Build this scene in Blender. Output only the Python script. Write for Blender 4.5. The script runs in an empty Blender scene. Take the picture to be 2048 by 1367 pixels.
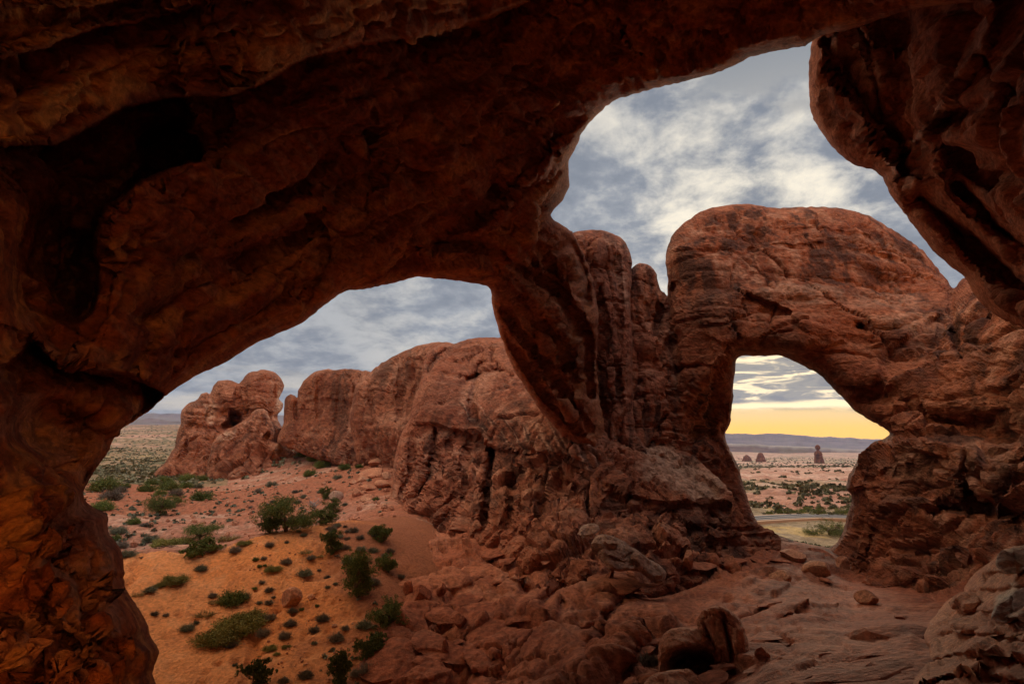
import bpy, math, random
import numpy as np
from mathutils import Matrix, Vector

S = bpy.context.scene
COL = S.collection
R = math.radians

# ------------------------------------------------------------------ camera
F, CX, CY, VH = 1137.0, 1024.0, 683.5, 865.0      # focal length, centre and horizon in photo pixels
TH = math.atan((VH - CY) / F)
cam_d = bpy.data.cameras.new('camera')
cam = bpy.data.objects.new('camera', cam_d); COL.objects.link(cam)
cam_d.sensor_width = 36.0
cam_d.lens = F / 2048 * 36
cam_d.clip_start = 0.1
cam_d.clip_end = 60000
cam.location = (0, 0, 0)
cam.rotation_euler = (math.pi / 2 + TH, 0, 0)
S.camera = cam

# ------------------------------------------------------------------ render and exposure
S.view_settings.view_transform = 'Standard'
S.view_settings.look = 'None'
S.view_settings.exposure = 0.2
S.view_settings.gamma = 1.0
S.cycles.use_denoising = True
S.cycles.max_bounces = 6
S.cycles.diffuse_bounces = 4
S.cycles.volume_bounces = 1
S.cycles.use_adaptive_sampling = True
S.cycles.adaptive_threshold = 0.02
S.cycles.sample_clamp_indirect = 8

# ------------------------------------------------------------------ sun (veiled by cloud) and sky
SUN_AZ, SUN_EL = R(25), R(9)
sun_d = bpy.data.lights.new('sun', 'SUN'); sun_d.energy = 1.3; sun_d.angle = R(14); sun_d.color = (1.0, 0.84, 0.62)
sun = bpy.data.objects.new('sun', sun_d); COL.objects.link(sun)
sdir = Vector((math.sin(SUN_AZ) * math.cos(SUN_EL), math.cos(SUN_AZ) * math.cos(SUN_EL), math.sin(SUN_EL)))
sun.rotation_euler = (-sdir).to_track_quat('-Z', 'Y').to_euler()

class NT:
    """small helper to write node trees"""
    def __init__(s, tree): s.t = tree; s.n = tree.nodes; s.l = tree.links
    def node(s, kind, **kw):
        n = s.n.new(kind)
        for k, v in kw.items(): setattr(n, k, v)
        return n
    def put(s, sock, v):
        if isinstance(v, bpy.types.NodeSocket): s.l.new(v, sock)
        elif v is not None: sock.default_value = v
    def math(s, op, a, b=None, c=None, clamp=False):
        n = s.node('ShaderNodeMath', operation=op, use_clamp=clamp)
        for i, v in enumerate((a, b, c)):
            if v is not None: s.put(n.inputs[i], v)
        return n.outputs[0]
    def vmath(s, op, a, b=None):
        n = s.node('ShaderNodeVectorMath', operation=op)
        s.put(n.inputs[0], a)
        if b is not None: s.put(n.inputs[3] if op == 'SCALE' else n.inputs[1], b)
        return n.outputs['Value'] if op in ('DOT_PRODUCT', 'LENGTH') else n.outputs[0]
    def sep(s, v):
        n = s.node('ShaderNodeSeparateXYZ'); s.put(n.inputs[0], v); return n.outputs
    def comb(s, x, y, z):
        n = s.node('ShaderNodeCombineXYZ')
        for i, v in enumerate((x, y, z)): s.put(n.inputs[i], v)
        return n.outputs[0]
    def noise(s, vec, scale, detail=5, rough=0.55, dist=0.0, color=False):
        n = s.node('ShaderNodeTexNoise'); s.put(n.inputs['Vector'], vec); s.put(n.inputs['Scale'], scale)
        n.inputs['Detail'].default_value = detail; n.inputs['Roughness'].default_value = rough
        n.inputs['Distortion'].default_value = dist
        return n.outputs['Color' if color else 'Fac']
    def voro(s, vec, scale, feature='F1', rnd=1.0):
        n = s.node('ShaderNodeTexVoronoi', feature=feature); s.put(n.inputs['Vector'], vec); s.put(n.inputs['Scale'], scale)
        n.inputs['Randomness'].default_value = rnd
        return n.outputs['Distance']
    def step(s, x, a, b, c=0.0, d=1.0):
        n = s.node('ShaderNodeMapRange', interpolation_type='SMOOTHSTEP')
        s.put(n.inputs[0], x); n.inputs[1].default_value = a; n.inputs[2].default_value = b
        n.inputs[3].default_value = c; n.inputs[4].default_value = d
        return n.outputs[0]
    def mix(s, fac, a, b, mode='MIX'):
        n = s.node('ShaderNodeMix', data_type='RGBA', blend_type=mode)
        s.put(n.inputs[0], fac)
        for i, v in ((6, a), (7, b)):
            if isinstance(v, tuple) and len(v) == 3: v = v + (1,)
            s.put(n.inputs[i], v)
        return n.outputs[2]

W = bpy.data.worlds.new('World'); S.world = W; W.use_nodes = True
w = NT(W.node_tree); w.n.clear()
dirv = w.node('ShaderNodeTexCoord').outputs['Generated']
dx, dy, dz = w.sep(dirv)[:]
sky = w.node('ShaderNodeTexSky', sky_type='NISHITA'); sky.sun_disc = False
sky.sun_elevation = SUN_EL; sky.sun_rotation = SUN_AZ
cs = w.vmath('DOT_PRODUCT', dirv, (math.sin(SUN_AZ), math.cos(SUN_AZ), 0.05))      # 1 towards the sun
near_sun = w.step(cs, 0.72, 0.995)
# high broken cloud, projected on a flat layer overhead
k = w.math('DIVIDE', 1.0, w.math('ADD', w.math('MAXIMUM', dz, 0.0), 0.30))
lay = w.comb(w.math('MULTIPLY', dx, k), w.math('MULTIPLY', dy, k), 0.37)
n_big = w.noise(lay, 1.5, 3, 0.5, 0.1)
n_mid = w.noise(lay, 6.0, 8, 0.62, 0.15)
tex = w.math('ADD', w.math('MULTIPLY', n_big, 0.48), w.math('MULTIPLY', n_mid, 0.52))
lit = w.step(tex, 0.455, 0.65)
cloud_d = w.mix(w.step(n_mid, 0.35, 0.65), (0.205, 0.23, 0.275), (0.35, 0.37, 0.405))
cloud = w.mix(w.math('MULTIPLY', lit, w.math('MULTIPLY_ADD', near_sun, 0.95, 0.10)), cloud_d, (0.92, 0.83, 0.67))
# pale warm band low over the plain, gold below the cloud deck by the sun
az_el = w.comb(w.math('MULTIPLY', w.math('ARCTAN2', dx, dy), 3.0), w.math('MULTIPLY', dz, 26.0), 0.0)
bands = w.noise(az_el, 1.6, 6, 0.6, 0.4)
low = w.step(dz, 0.135, 0.04)
cloud = w.mix(w.math('MULTIPLY', w.math('MULTIPLY', low, w.step(bands, 0.45, 0.62)), 0.55), cloud, (0.72, 0.62, 0.47))
sunny = w.step(cs, 0.90, 0.985)
bw = w.comb(w.math('MULTIPLY', w.math('ARCTAN2', dx, dy), 9.0), w.math('MULTIPLY', dz, 62.0), 0.0)
bn = w.noise(bw, 1.0, 6, 0.62, 0.8)
strip = w.mix(w.step(bn, 0.50, 0.60), (0.34, 0.315, 0.28), (1.25, 0.98, 0.60))
strip = w.mix(w.step(bn, 0.38, 0.47), (0.235, 0.23, 0.235), strip)
in_deck = w.math('MULTIPLY', w.step(dz, 0.17, 0.12), sunny)
cloud = w.mix(in_deck, cloud, strip)
gold = w.mix(w.step(dz, 0.002, 0.034), (1.75, 0.80, 0.0), (1.25, 0.80, 0.22))
edge = w.math('ADD', dz, w.math('MULTIPLY', w.math('SUBTRACT', w.noise(bw, 1.7, 4), 0.5), 0.012))
rim = w.math('MULTIPLY', w.step(edge, 0.036, 0.041), w.step(edge, 0.052, 0.044))
cloud = w.mix(w.math('MULTIPLY', w.step(edge, 0.047, 0.029), w.step(cs, 0.86, 0.95)), cloud, gold)
cloud = w.mix(w.math('MULTIPLY', rim, sunny), cloud, (1.5, 1.15, 0.62))
# the overcast dome is brighter towards the zenith
ZEN = 4.6
cloud = w.vmath('SCALE', cloud, w.step(dz, 0.66, 0.92, 1.0, ZEN))
br = (-math.sin(R(60)) * math.cos(R(55)), math.cos(R(60)) * math.cos(R(55)), math.sin(R(55)))      # unseen bright patch of sky on the left, added to light the sand
cloud = w.mix(w.step(w.vmath('DOT_PRODUCT', dirv, br), 0.66, 0.92), cloud, (1.75, 1.26, 0.82))
glow = w.step(w.vmath('DOT_PRODUCT', dirv, (0.50, -0.84, 0.16)), 0.84, 0.97)
cloud = w.mix(glow, cloud, (3.0, 1.30, 0.38))      # warm sky patch added out of view behind the camera to light the cave
bg_c = w.node('ShaderNodeBackground'); w.put(bg_c.inputs[0], cloud); bg_c.inputs[1].default_value = 1.0
bg_s = w.node('ShaderNodeBackground'); w.put(bg_s.inputs[0], sky.outputs[0]); bg_s.inputs[1].default_value = 0.08
gap = w.math('MULTIPLY', w.step(w.noise(w.vmath('ADD', lay, (3.1, 1.7, 0.0)), 1.7, 5, 0.55, 0.4), 0.60, 0.68), w.step(dz, 0.12, 0.22))
mixs = w.node('ShaderNodeMixShader'); w.put(mixs.inputs[0], gap)
w.l.new(bg_c.outputs[0], mixs.inputs[1]); w.l.new(bg_s.outputs[0], mixs.inputs[2])
out = w.node('ShaderNodeOutputWorld'); w.l.new(mixs.outputs[0], out.inputs[0])

# ------------------------------------------------------------------ projection helpers
ct, st = math.cos(TH), math.sin(TH)
def unproj(u, v, d):
    """photo pixel (2048 wide) and depth along the lens axis -> world point"""
    u, v, d = np.broadcast_arrays(np.asarray(u, float), np.asarray(v, float), np.asarray(d, float))
    a = (u - CX) / F * d; b = (CY - v) / F * d
    return np.stack([a, d * ct - b * st, d * st + b * ct], -1)

# ------------------------------------------------------------------ noise (numpy)
def _h(ix, iy, iz, s):
    h = (ix.astype(np.int64) * 374761393 + iy.astype(np.int64) * 668265263 + iz.astype(np.int64) * 2147483647 + s * 974634777) & 0xFFFFFFFF
    h = ((h ^ (h >> 13)) * 1274126177) & 0xFFFFFFFF
    h = ((h ^ (h >> 16)) * 2246822519) & 0xFFFFFFFF
    return ((h ^ (h >> 15)) & 0xFFFFFF) / float(0xFFFFFF)
def vnoise(p, s=0):
    i = np.floor(p); f = p - i; i = i.astype(np.int64)
    f = f * f * f * (f * (f * 6 - 15) + 10)
    r = 0
    for a in (0, 1):
        wa = f[..., 0] if a else 1 - f[..., 0]
        for b in (0, 1):
            wb = f[..., 1] if b else 1 - f[..., 1]
            for c in (0, 1):
                wc = f[..., 2] if c else 1 - f[..., 2]
                r = r + wa * wb * wc * _h(i[..., 0] + a, i[..., 1] + b, i[..., 2] + c, s)
    return r * 2 - 1
ROT = np.array([[0.0, 0.8, 0.6], [-0.8, 0.36, -0.48], [-0.6, -0.48, 0.64]])
def fbm(p, oct=4, s=0, gain=0.5):
    r = 0; a = 1.0; t = 0; q = np.array(p, float)
    for o in range(oct):
        r = r + a * vnoise(q, s + o); t += a; a *= gain; q = q @ ROT * 2.03 + 17.1
    return r / t
def ridged(p, oct=4, s=0):
    r = 0; a = 1.0; t = 0; q = np.array(p, float)
    for o in range(oct):
        r = r + a * (1 - np.abs(vnoise(q, s + o))); t += a; a *= 0.5; q = q @ ROT * 2.03 + 5.7
    return r / t
def worley(p, s=0):
    i = np.floor(p).astype(np.int64); f = p - i
    f1 = np.full(p.shape[:-1], 9.0); f2 = f1.copy(); idr = np.zeros_like(f1)
    for a in (-1, 0, 1):
        for b in (-1, 0, 1):
            for c in (-1, 0, 1):
                X, Y, Z = i[..., 0] + a, i[..., 1] + b, i[..., 2] + c
                d = (a + _h(X, Y, Z, s) - f[..., 0]) ** 2 + (b + _h(X, Y, Z, s + 1) - f[..., 1]) ** 2 + (c + _h(X, Y, Z, s + 2) - f[..., 2]) ** 2
                near = d < f1
                f2 = np.where(near, f1, np.minimum(f2, d))
                idr = np.where(near, _h(X, Y, Z, s + 3), idr)
                f1 = np.where(near, d, f1)
    return np.sqrt(f1), np.sqrt(f2), idr
def facet(p, s=0):
    """broken rock: every cell is a plane of its own tilt; returns height and distance to the nearest joint"""
    i = np.floor(p).astype(np.int64); f = p - i
    f1 = np.full(p.shape[:-1], 9.0); f2 = f1.copy(); h = np.zeros_like(f1)
    for a in (-1, 0, 1):
        for b in (-1, 0, 1):
            for c in (-1, 0, 1):
                X, Y, Z = i[..., 0] + a, i[..., 1] + b, i[..., 2] + c
                ox, oy, oz = f[..., 0] - a - _h(X, Y, Z, s), f[..., 1] - b - _h(X, Y, Z, s + 1), f[..., 2] - c - _h(X, Y, Z, s + 2)
                d = ox * ox + oy * oy + oz * oz
                near = d < f1
                if near.any():
                    hh = ox * (_h(X, Y, Z, s + 3) - 0.5) + oy * (_h(X, Y, Z, s + 4) - 0.5) + oz * (_h(X, Y, Z, s + 5) - 0.5)
                    h = np.where(near, hh * 1.7 + (_h(X, Y, Z, s + 6) - 0.5) * 0.8, h)
                f2 = np.where(near, f1, np.minimum(f2, d)); f1 = np.where(near, d, f1)
    return h, np.sqrt(f2) - np.sqrt(f1)
def smooth(a, b, x):
    t = np.clip((x - a) / (b - a), 0, 1); return t * t * (3 - 2 * t)

def grain_lines(P, d, along, across, oct=4, s=0):
    """sharp ridges drawn out along direction d"""
    d = np.array(d, float); d /= np.linalg.norm(d)
    q = P * across + np.outer(P @ d, d) * (along - across)
    return ridged(q + 0.35 * np.stack([fbm(P * 0.6, 3, s + 5)] * 3, -1), oct, s)
def rock(P, lump=(0.3, 0.0), facets=(), crack=None, strata=None, flake=None, fine=(1.5, 0.05), rough=None, planes=(), s=0):
    """signed height (m) of rock relief at world points P; every term is (scale or scales, amplitude, ...)"""
    wv = np.stack([fbm(P * 0.35 + 3, 4, 91), fbm(P * 0.35 + 31, 4, 92), fbm(P * 0.35 + 77, 4, 93)], -1)
    h = lump[1] * fbm(P * lump[0], 4, s + 1)
    for k_, (sc, amp, warp, joint) in enumerate(facets):
        f, e = facet((P + wv * warp) * np.array(sc), s + 11 + 10 * k_)
        h = h + amp * f * smooth(0.0, 0.07, e) - amp * joint * np.exp(-(e / 0.05) ** 2)
    if crack:
        sc, amp = np.array(crack[0]), crack[1]
        f1, f2, _ = worley((P + wv * crack[3]) * sc, s + 31)
        gate = smooth(-0.15, 0.25, fbm(P * 0.4 + 9, 2, s + 35))
        h = h - amp * np.exp(-((f2 - f1) / crack[2]) ** 2) * gate
    if strata:
        fr, amp, tilt = strata
        t = (P[:, 2] + P @ np.array(tilt) + wv[:, 0] * 0.8) * fr
        i0 = np.floor(t + 0.35 * vnoise(np.stack([t * 0, P[:, 0] * 0.3, P[:, 1] * 0.3], -1), s + 40)); fr_ = t - i0
        bed = _h(i0, i0 * 0, i0 * 0, s + 43) - 0.5 + 0.7 * vnoise(np.stack([i0 * 3.7, P[:, 0] * 0.12, P[:, 1] * 0.12], -1), s + 44)
        t2 = t * 2.7
        h = h + amp * (bed * smooth(0, 0.15, fr_) * smooth(1.0, 0.85, fr_) + 0.6 * np.abs(vnoise(np.stack([t2, P[:, 0] * 0.12, P[:, 1] * 0.12], -1), s + 42)))
    if flake:
        sc, amp = np.array(flake[0]), flake[1]
        q = (P + wv * flake[2]) * sc
        b = fbm(q * 0.6, 4, s + 57) * 3.2
        st = np.floor(b) + smooth(0.80, 1.0, b - np.floor(b))
        h = h + amp * (st * 0.5 + 0.5 * (ridged(q, 4, s + 51) - 0.6))
    for k_, (nn, gap, amp, wid, wob) in enumerate(planes):      # long bedding or joint lines: (normal, spacing, depth, width, waviness)
        t = (P @ np.array(nn, float) + wob * (0.7 * wv[:, 0] + 0.3 * fbm(P * 0.9, 3, s + 95))) / gap
        i0 = np.round(t); off = (_h(i0, i0 * 0 + k_, i0 * 0, s + 81) - 0.5) * 0.6; dd = np.abs(t - i0 - off) * gap
        gate = smooth(-0.30, 0.25, vnoise(np.stack([i0 * 5.3, P[:, 0] * 0.16 + P[:, 1] * 0.1, P[:, 2] * 0.16], -1), s + 83))
        h = h - amp * gate * (0.4 + 0.6 * _h(i0, i0 * 0, i0 * 0 + k_, s + 85)) * np.exp(-(dd / wid) ** 2)
    if rough: h = h + rough[1] * (ridged(P * np.array(rough[0]), 5, s + 71) - 0.6)
    h = h + fine[1] * fbm(P * fine[0], 5, s + 61, 0.65)
    return h

# ------------------------------------------------------------------ mesh helpers
def mesh_obj(name, V, Fq, mat, parent=None, smooth_=True, attrs=None, loc=None, tint=None):
    """link one mesh object from vertex array and a list of face arrays (each n x 3 or n x 4)"""
    me = bpy.data.meshes.new(name)
    V = np.asarray(V, np.float32)
    Fq = [np.asarray(f, np.int32) for f in (Fq if isinstance(Fq, list) else [Fq]) if len(f)]
    me.vertices.add(len(V)); me.vertices.foreach_set('co', V.ravel())
    lv = np.concatenate([f.ravel() for f in Fq])
    tot = np.concatenate([np.full(len(f), f.shape[1], np.int32) for f in Fq])
    start = np.concatenate([[0], np.cumsum(tot)[:-1]]).astype(np.int32)
    me.loops.add(len(lv)); me.loops.foreach_set('vertex_index', lv)
    me.polygons.add(len(tot)); me.polygons.foreach_set('loop_start', start); me.polygons.foreach_set('loop_total', tot)
    me.polygons.foreach_set('use_smooth', np.full(len(tot), smooth_, bool))
    me.update(calc_edges=True); me.validate()
    for k_, a in (attrs or {}).items():
        at = me.attributes.new(k_, 'FLOAT', 'POINT'); at.data.foreach_set('value', np.asarray(a, np.float32))
    if tint is not None:
        at = me.attributes.new('tint', 'FLOAT_COLOR', 'POINT')
        at.data.foreach_set('color', np.column_stack([np.clip(tint, 0.005, 0.9), np.ones(len(V))]).astype(np.float32).ravel())
    me.materials.append(mat)
    o = bpy.data.objects.new(name, me); COL.objects.link(o)
    if parent: o.parent = parent
    if loc is not None: o.location = loc
    return o
def tag(o, label=None, cat=None, group=None, kind=None):
    if label: o['label'] = label
    if cat: o['category'] = cat
    if group: o['group'] = group
    if kind: o['kind'] = kind
    return o
def empty(name, loc, label, cat, group=None, rz=0.0, sc=1.0):
    o = bpy.data.objects.new(name, None); COL.objects.link(o)
    o.location = loc; o.rotation_euler = (0, 0, rz); o.scale = (sc, sc, sc); o.empty_display_size = 0.3
    return tag(o, label, cat, group)

# ------------------------------------------------------------------ outline helpers
def spline(pts, jit=1.5, seed=0, closed=True):
    """rounded, slightly ragged version of an outline"""
    p = np.array(pts, float); n = len(p); o = []
    rng = np.random.default_rng(seed)
    for i in range(n if closed else n - 1):
        p0, p1, p2, p3 = (p[(i + k_) % n] if closed else p[min(max(i + k_, 0), n - 1)] for k_ in (-1, 0, 1, 2))
        L = np.hypot(*(p2 - p1)); m = int(np.clip(L / 7, 1, 14))
        e = 0.5 if L < 300 else 0.0
        m1, m2 = (p2 - p0) * e, (p3 - p1) * e
        sc = min(1.0, L / (1e-6 + max(np.hypot(*m1), np.hypot(*m2))))
        for t in np.arange(m) / m:
            o.append((2*t**3-3*t**2+1)*p1 + (t**3-2*t**2+t)*m1*sc + (-2*t**3+3*t**2)*p2 + (t**3-t**2)*m2*sc)
    if not closed: o.append(p[-1])
    o = np.array(o)
    if jit: o = o + rng.normal(0, jit * 0.5, o.shape)
    return o
def seg_dist(U, A, B, sign=False):
    """distance, closest point (and side) from points U to segments A-B"""
    D = np.full(len(U), 1e9); C = np.zeros((len(U), 2)); Sg = np.zeros(len(U))
    AB = B - A; L2 = (AB ** 2).sum(1) + 1e-9
    ch = max(1, int(4e6 / len(A)))
    for i in range(0, len(U), ch):
        q = U[i:i+ch]
        rx = q[:, None, 0] - A[None, :, 0]; ry = q[:, None, 1] - A[None, :, 1]
        t = np.clip((rx * AB[:, 0] + ry * AB[:, 1]) / L2, 0, 1)
        ex = rx - t * AB[:, 0]; ey = ry - t * AB[:, 1]
        d2 = ex * ex + ey * ey
        j = d2.argmin(1); ar = np.arange(len(q))
        D[i:i+ch] = np.sqrt(d2[ar, j]); C[i:i+ch] = A[j] + t[ar, j][:, None] * AB[j]
        if sign: Sg[i:i+ch] = np.sign(AB[j, 0] * ry[ar, j] - AB[j, 1] * rx[ar, j])
    return (D, C, Sg) if sign else (D, C)
def inside(U, poly):
    r = np.zeros(len(U), bool); n = len(poly)
    x, y = U[:, 0], U[:, 1]
    for i in range(n):
        x1, y1 = poly[i]; x2, y2 = poly[(i + 1) % n]
        if y1 == y2: continue
        m = (y1 > y) != (y2 > y)
        if m.any():
            r[m] ^= x[m] < (x2 - x1) * (y[m] - y1) / (y2 - y1) + x1
    return r
def tps(ctrl, reg=1e-3):
    """thin-plate spline through (x, y, value)"""
    c = np.array(ctrl, float); X = c[:, :2]; n = len(X)
    def K(r2): return 0.5 * r2 * np.log(r2 + 1e-12)
    A = np.zeros((n + 3, n + 3)); d2 = ((X[:, None] - X[None]) ** 2).sum(-1)
    A[:n, :n] = K(d2) + reg * np.eye(n); A[:n, n] = 1; A[:n, n+1:] = X; A[n, :n] = 1; A[n+1:, :n] = X.T
    sol = np.linalg.solve(A, np.concatenate([c[:, 2], [0, 0, 0]]))
    def ev(q):
        r = np.empty(len(q))
        for i in range(0, len(q), 40000):
            p = q[i:i+40000]
            k_ = K(((p[:, None] - X[None]) ** 2).sum(-1))
            r[i:i+40000] = k_ @ sol[:n] + sol[n] + p @ sol[n+1:]
        return r
    return ev
def lines(a, b, step, lo, hi):
    """grid lines, dense between lo and hi and growing coarser outside"""
    r = list(np.arange(max(a, lo), min(b, hi) + step, step))
    s_ = step; x = r[0]; left = []
    while x > a: s_ *= 1.12; x -= s_; left.append(x)
    s_ = step; x = r[-1]
    while x < b: s_ *= 1.12; x += s_; r.append(x)
    return np.array(left[::-1] + r)

# relief features, all given where they are seen and dug into the surface in metres of depth
def groove(pts, depth, width): return ('g', spline(pts, 2, 1, False), depth, width)
def ledge(pts, depth, width, decay): return ('s', spline(pts, 2, 2, False), depth, width, decay)   # deeper to the right of travel
def bump(u, v, ru, rv, amp, rot=0): return ('b', u, v, ru, rv, amp, R(rot))                         # a bulge (amp > 0) or hollow
def features(U, feats, wob=6):
    if not feats: return np.zeros(len(U))
    q3 = np.concatenate([U * 0.02, np.zeros((len(U), 1))], 1)
    Q = U + wob * np.stack([fbm(q3, 3, 201), fbm(q3 + 50, 3, 202)], -1)
    z = np.zeros(len(U))
    for f in feats:
        if f[0] == 'b':
            _, u, v, ru, rv, amp, rot = f
            a, b = Q[:, 0] - u, Q[:, 1] - v
            x = (a * math.cos(rot) + b * math.sin(rot)) / ru; y = (-a * math.sin(rot) + b * math.cos(rot)) / rv
            q = x * x + y * y
            z -= amp * np.where(q < 4, np.exp(-q * q * 0.9), 0)
            continue
        p = f[1]; reach = (f[3] * 3 if f[0] == 'g' else f[4] * 4)
        lo, hi = p.min(0) - reach, p.max(0) + reach
        m = np.where(((Q > lo) & (Q < hi)).all(1))[0]
        if not len(m): continue
        D, C, Sg = seg_dist(Q[m], p[:-1], p[1:], True)
        # fade towards the ends of the line
        e0 = np.hypot(*(C - p[0]).T); e1 = np.hypot(*(C - p[-1]).T)
        fade = smooth(0, max(f[3] * 2, 20), np.minimum(e0, e1) + 4)
        if f[0] == 'g': z[m] += f[2] * np.exp(-(D / f[3]) ** 2) * fade
        else: z[m] += np.where(Sg > 0, f[2] * smooth(0, f[3], D) * np.exp(-D / f[4]), 0) * fade
    return z

SMOOTH = ('rock_arch', 'rock_ledge', 'slickrock_slope', 'hanging_rock')
def relief(name, mat, poly, ctrl, step=4.0, holes=(), rw=40, rd=2.0, thick=6.0, feats=(), disp=None, parent=None, patches=(), jit=1.5, taper=22, rimk=0.25, seed=0, frame=True):
    """a rock mass: outline in the photo, depth from control points, round edges, a back of its own; returns object and a depth function"""
    mat, paint = mat
    P0 = spline(poly, jit, seed); Hs = [spline(h, jit, seed + 7) for h in holes]
    A = [P0] + Hs
    SA = np.concatenate(A); SB = np.concatenate([np.roll(a, -1, 0) for a in A])
    lo, hi = P0.min(0), P0.max(0)
    fr = (-30, 2078, -30, 1397) if frame else (lo[0], hi[0], lo[1], hi[1])
    gu = lines(lo[0] - step, hi[0] + step, step, max(fr[0], lo[0] - step), min(fr[1], hi[0] + step))
    gv = lines(lo[1] - step, hi[1] + step, step, max(fr[2], lo[1] - step), min(fr[3], hi[1] + step))
    nu, nv = len(gu), len(gv)
    GU, GV = np.meshgrid(gu, gv); U = np.stack([GU.ravel(), GV.ravel()], -1)
    ins = inside(U, P0)
    for h in Hs: ins &= ~inside(U, h)
    # only points in or near the outline matter
    blk = ins.reshape(nv, nu); dil = blk.copy()
    for a in (-1, 0, 1):
        for b in (-1, 0, 1): dil |= np.roll(np.roll(blk, a, 0), b, 1)
    idx = np.where(dil.ravel())[0]
    D = np.full(len(U), -1e6); C = U.copy()
    d_, c_ = seg_dist(U[idx], SA, SB); D[idx] = np.where(ins[idx], d_, -d_); C[idx] = c_
    su = np.gradient(gu)[None, :].repeat(nv, 0).ravel(); sv = np.gradient(gv)[:, None].repeat(nu, 1).ravel()
    loc = np.minimum(su, sv)
    keep = D > -0.5 * loc
    K = keep.reshape(nv, nu)
    cell = K[:-1, :-1] & K[1:, :-1] & K[1:, 1:] & K[:-1, 1:]
    # rim: vertices touching a missing cell
    pad = np.zeros((nv + 1, nu + 1), bool); pad[1:-1, 1:-1] = cell
    ncell = pad[:-1, :-1].astype(int) + pad[1:, :-1] + pad[:-1, 1:] + pad[1:, 1:]
    used = (ncell > 0).ravel(); rim = used & (ncell < 4).ravel()
    U[rim] = C[rim]; D = np.where(rim, 0, np.maximum(D, 0))
    ids = np.where(used)[0]; mp = np.full(len(U), -1); mp[ids] = np.arange(len(ids))
    u, v, dist, rm = U[ids, 0], U[ids, 1], D[ids], rim[ids]
    c = np.array(ctrl, float)
    dep = tps(np.column_stack([c[:, 0] / 1000, c[:, 1] / 1000, np.log(c[:, 2])]))
    base = np.exp(dep(np.stack([u, v], -1) / 1000))
    t = np.clip(dist / rw, 0, 1); rnd = 1 - np.sqrt(1 - (1 - t) ** 2)
    fz = features(np.stack([u, v], -1), feats, 6 if step > 3 else 2.0) * smooth(-2, 10, dist)
    front = base + rd * rnd + fz
    V = unproj(u, v, front)
    # normals from the faces
    ci = np.where(cell.ravel())[0]; r_, q_ = ci // (nu - 1), ci % (nu - 1)
    a = mp[r_ * nu + q_]; b = mp[r_ * nu + q_ + 1]; cc = mp[(r_ + 1) * nu + q_ + 1]; d = mp[(r_ + 1) * nu + q_]
    Ff = np.stack([a, d, cc, b], -1)
    def norms(V):
        fn = np.cross(V[cc] - V[a], V[b] - V[d])
        N = np.zeros_like(V)
        for k_ in range(3): N[:, k_] = sum(np.bincount(x, fn[:, k_], len(V)) for x in (a, b, cc, d))
        N /= np.linalg.norm(N, axis=1)[:, None] + 1e-12
        return N
    N = norms(V); sgn = np.sign((N * -V).sum(1).mean()); N *= sgn
    if disp:
        h = disp(V) * (rimk + (1 - rimk) * smooth(0, taper, dist))
        V_dir = -V / np.linalg.norm(V, axis=1)[:, None]
        h = h * (0.12 + 0.88 * smooth(0.05, 0.34, (N * V_dir).sum(1)))      # step faces stay clean
        V = V + N * h[:, None]
    # back of the rock
    nb = np.where(rm, -1, 0); bi = np.where(nb == 0)[0]; bm = np.arange(len(ids)); bm[bi] = len(ids) + np.arange(len(bi))
    bd = base[bi] + rd + thick * np.sqrt(1 - (1 - np.clip(dist[bi] / (rw * 2), 0, 1)) ** 2) + np.maximum(fz[bi], 0) * 1.1
    VB = unproj(u[bi], v[bi], bd)
    VV = np.concatenate([V, VB]); Fb = np.stack([bm[b], bm[cc], bm[d], bm[a]], -1)
    pal = np.zeros(len(VV))
    if patches:
        q3 = np.stack([u * 0.03, v * 0.03, u * 0], -1); nz = fbm(q3, 4, 301)
        for (pu, pv, ru, rv, am, *rt) in patches:
            ro = R(rt[0]) if rt else 0.0
            x = ((u - pu) * math.cos(ro) + (v - pv) * math.sin(ro)) / ru; y = (-(u - pu) * math.sin(ro) + (v - pv) * math.cos(ro)) / rv
            val = am * smooth(1.25, 0.7, np.sqrt(x * x + y * y) + nz * 0.55)
            pal[:len(u)] = np.where(np.abs(val) > np.abs(pal[:len(u)]), val, pal[:len(u)])
    o = mesh_obj(name, VV, [Ff, Fb], mat, parent, name in SMOOTH, None, None, paint(VV, pal))
    return o, (lambda uu, vv: float(np.exp(dep(np.array([[uu / 1000, vv / 1000]])))[0]))

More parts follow.
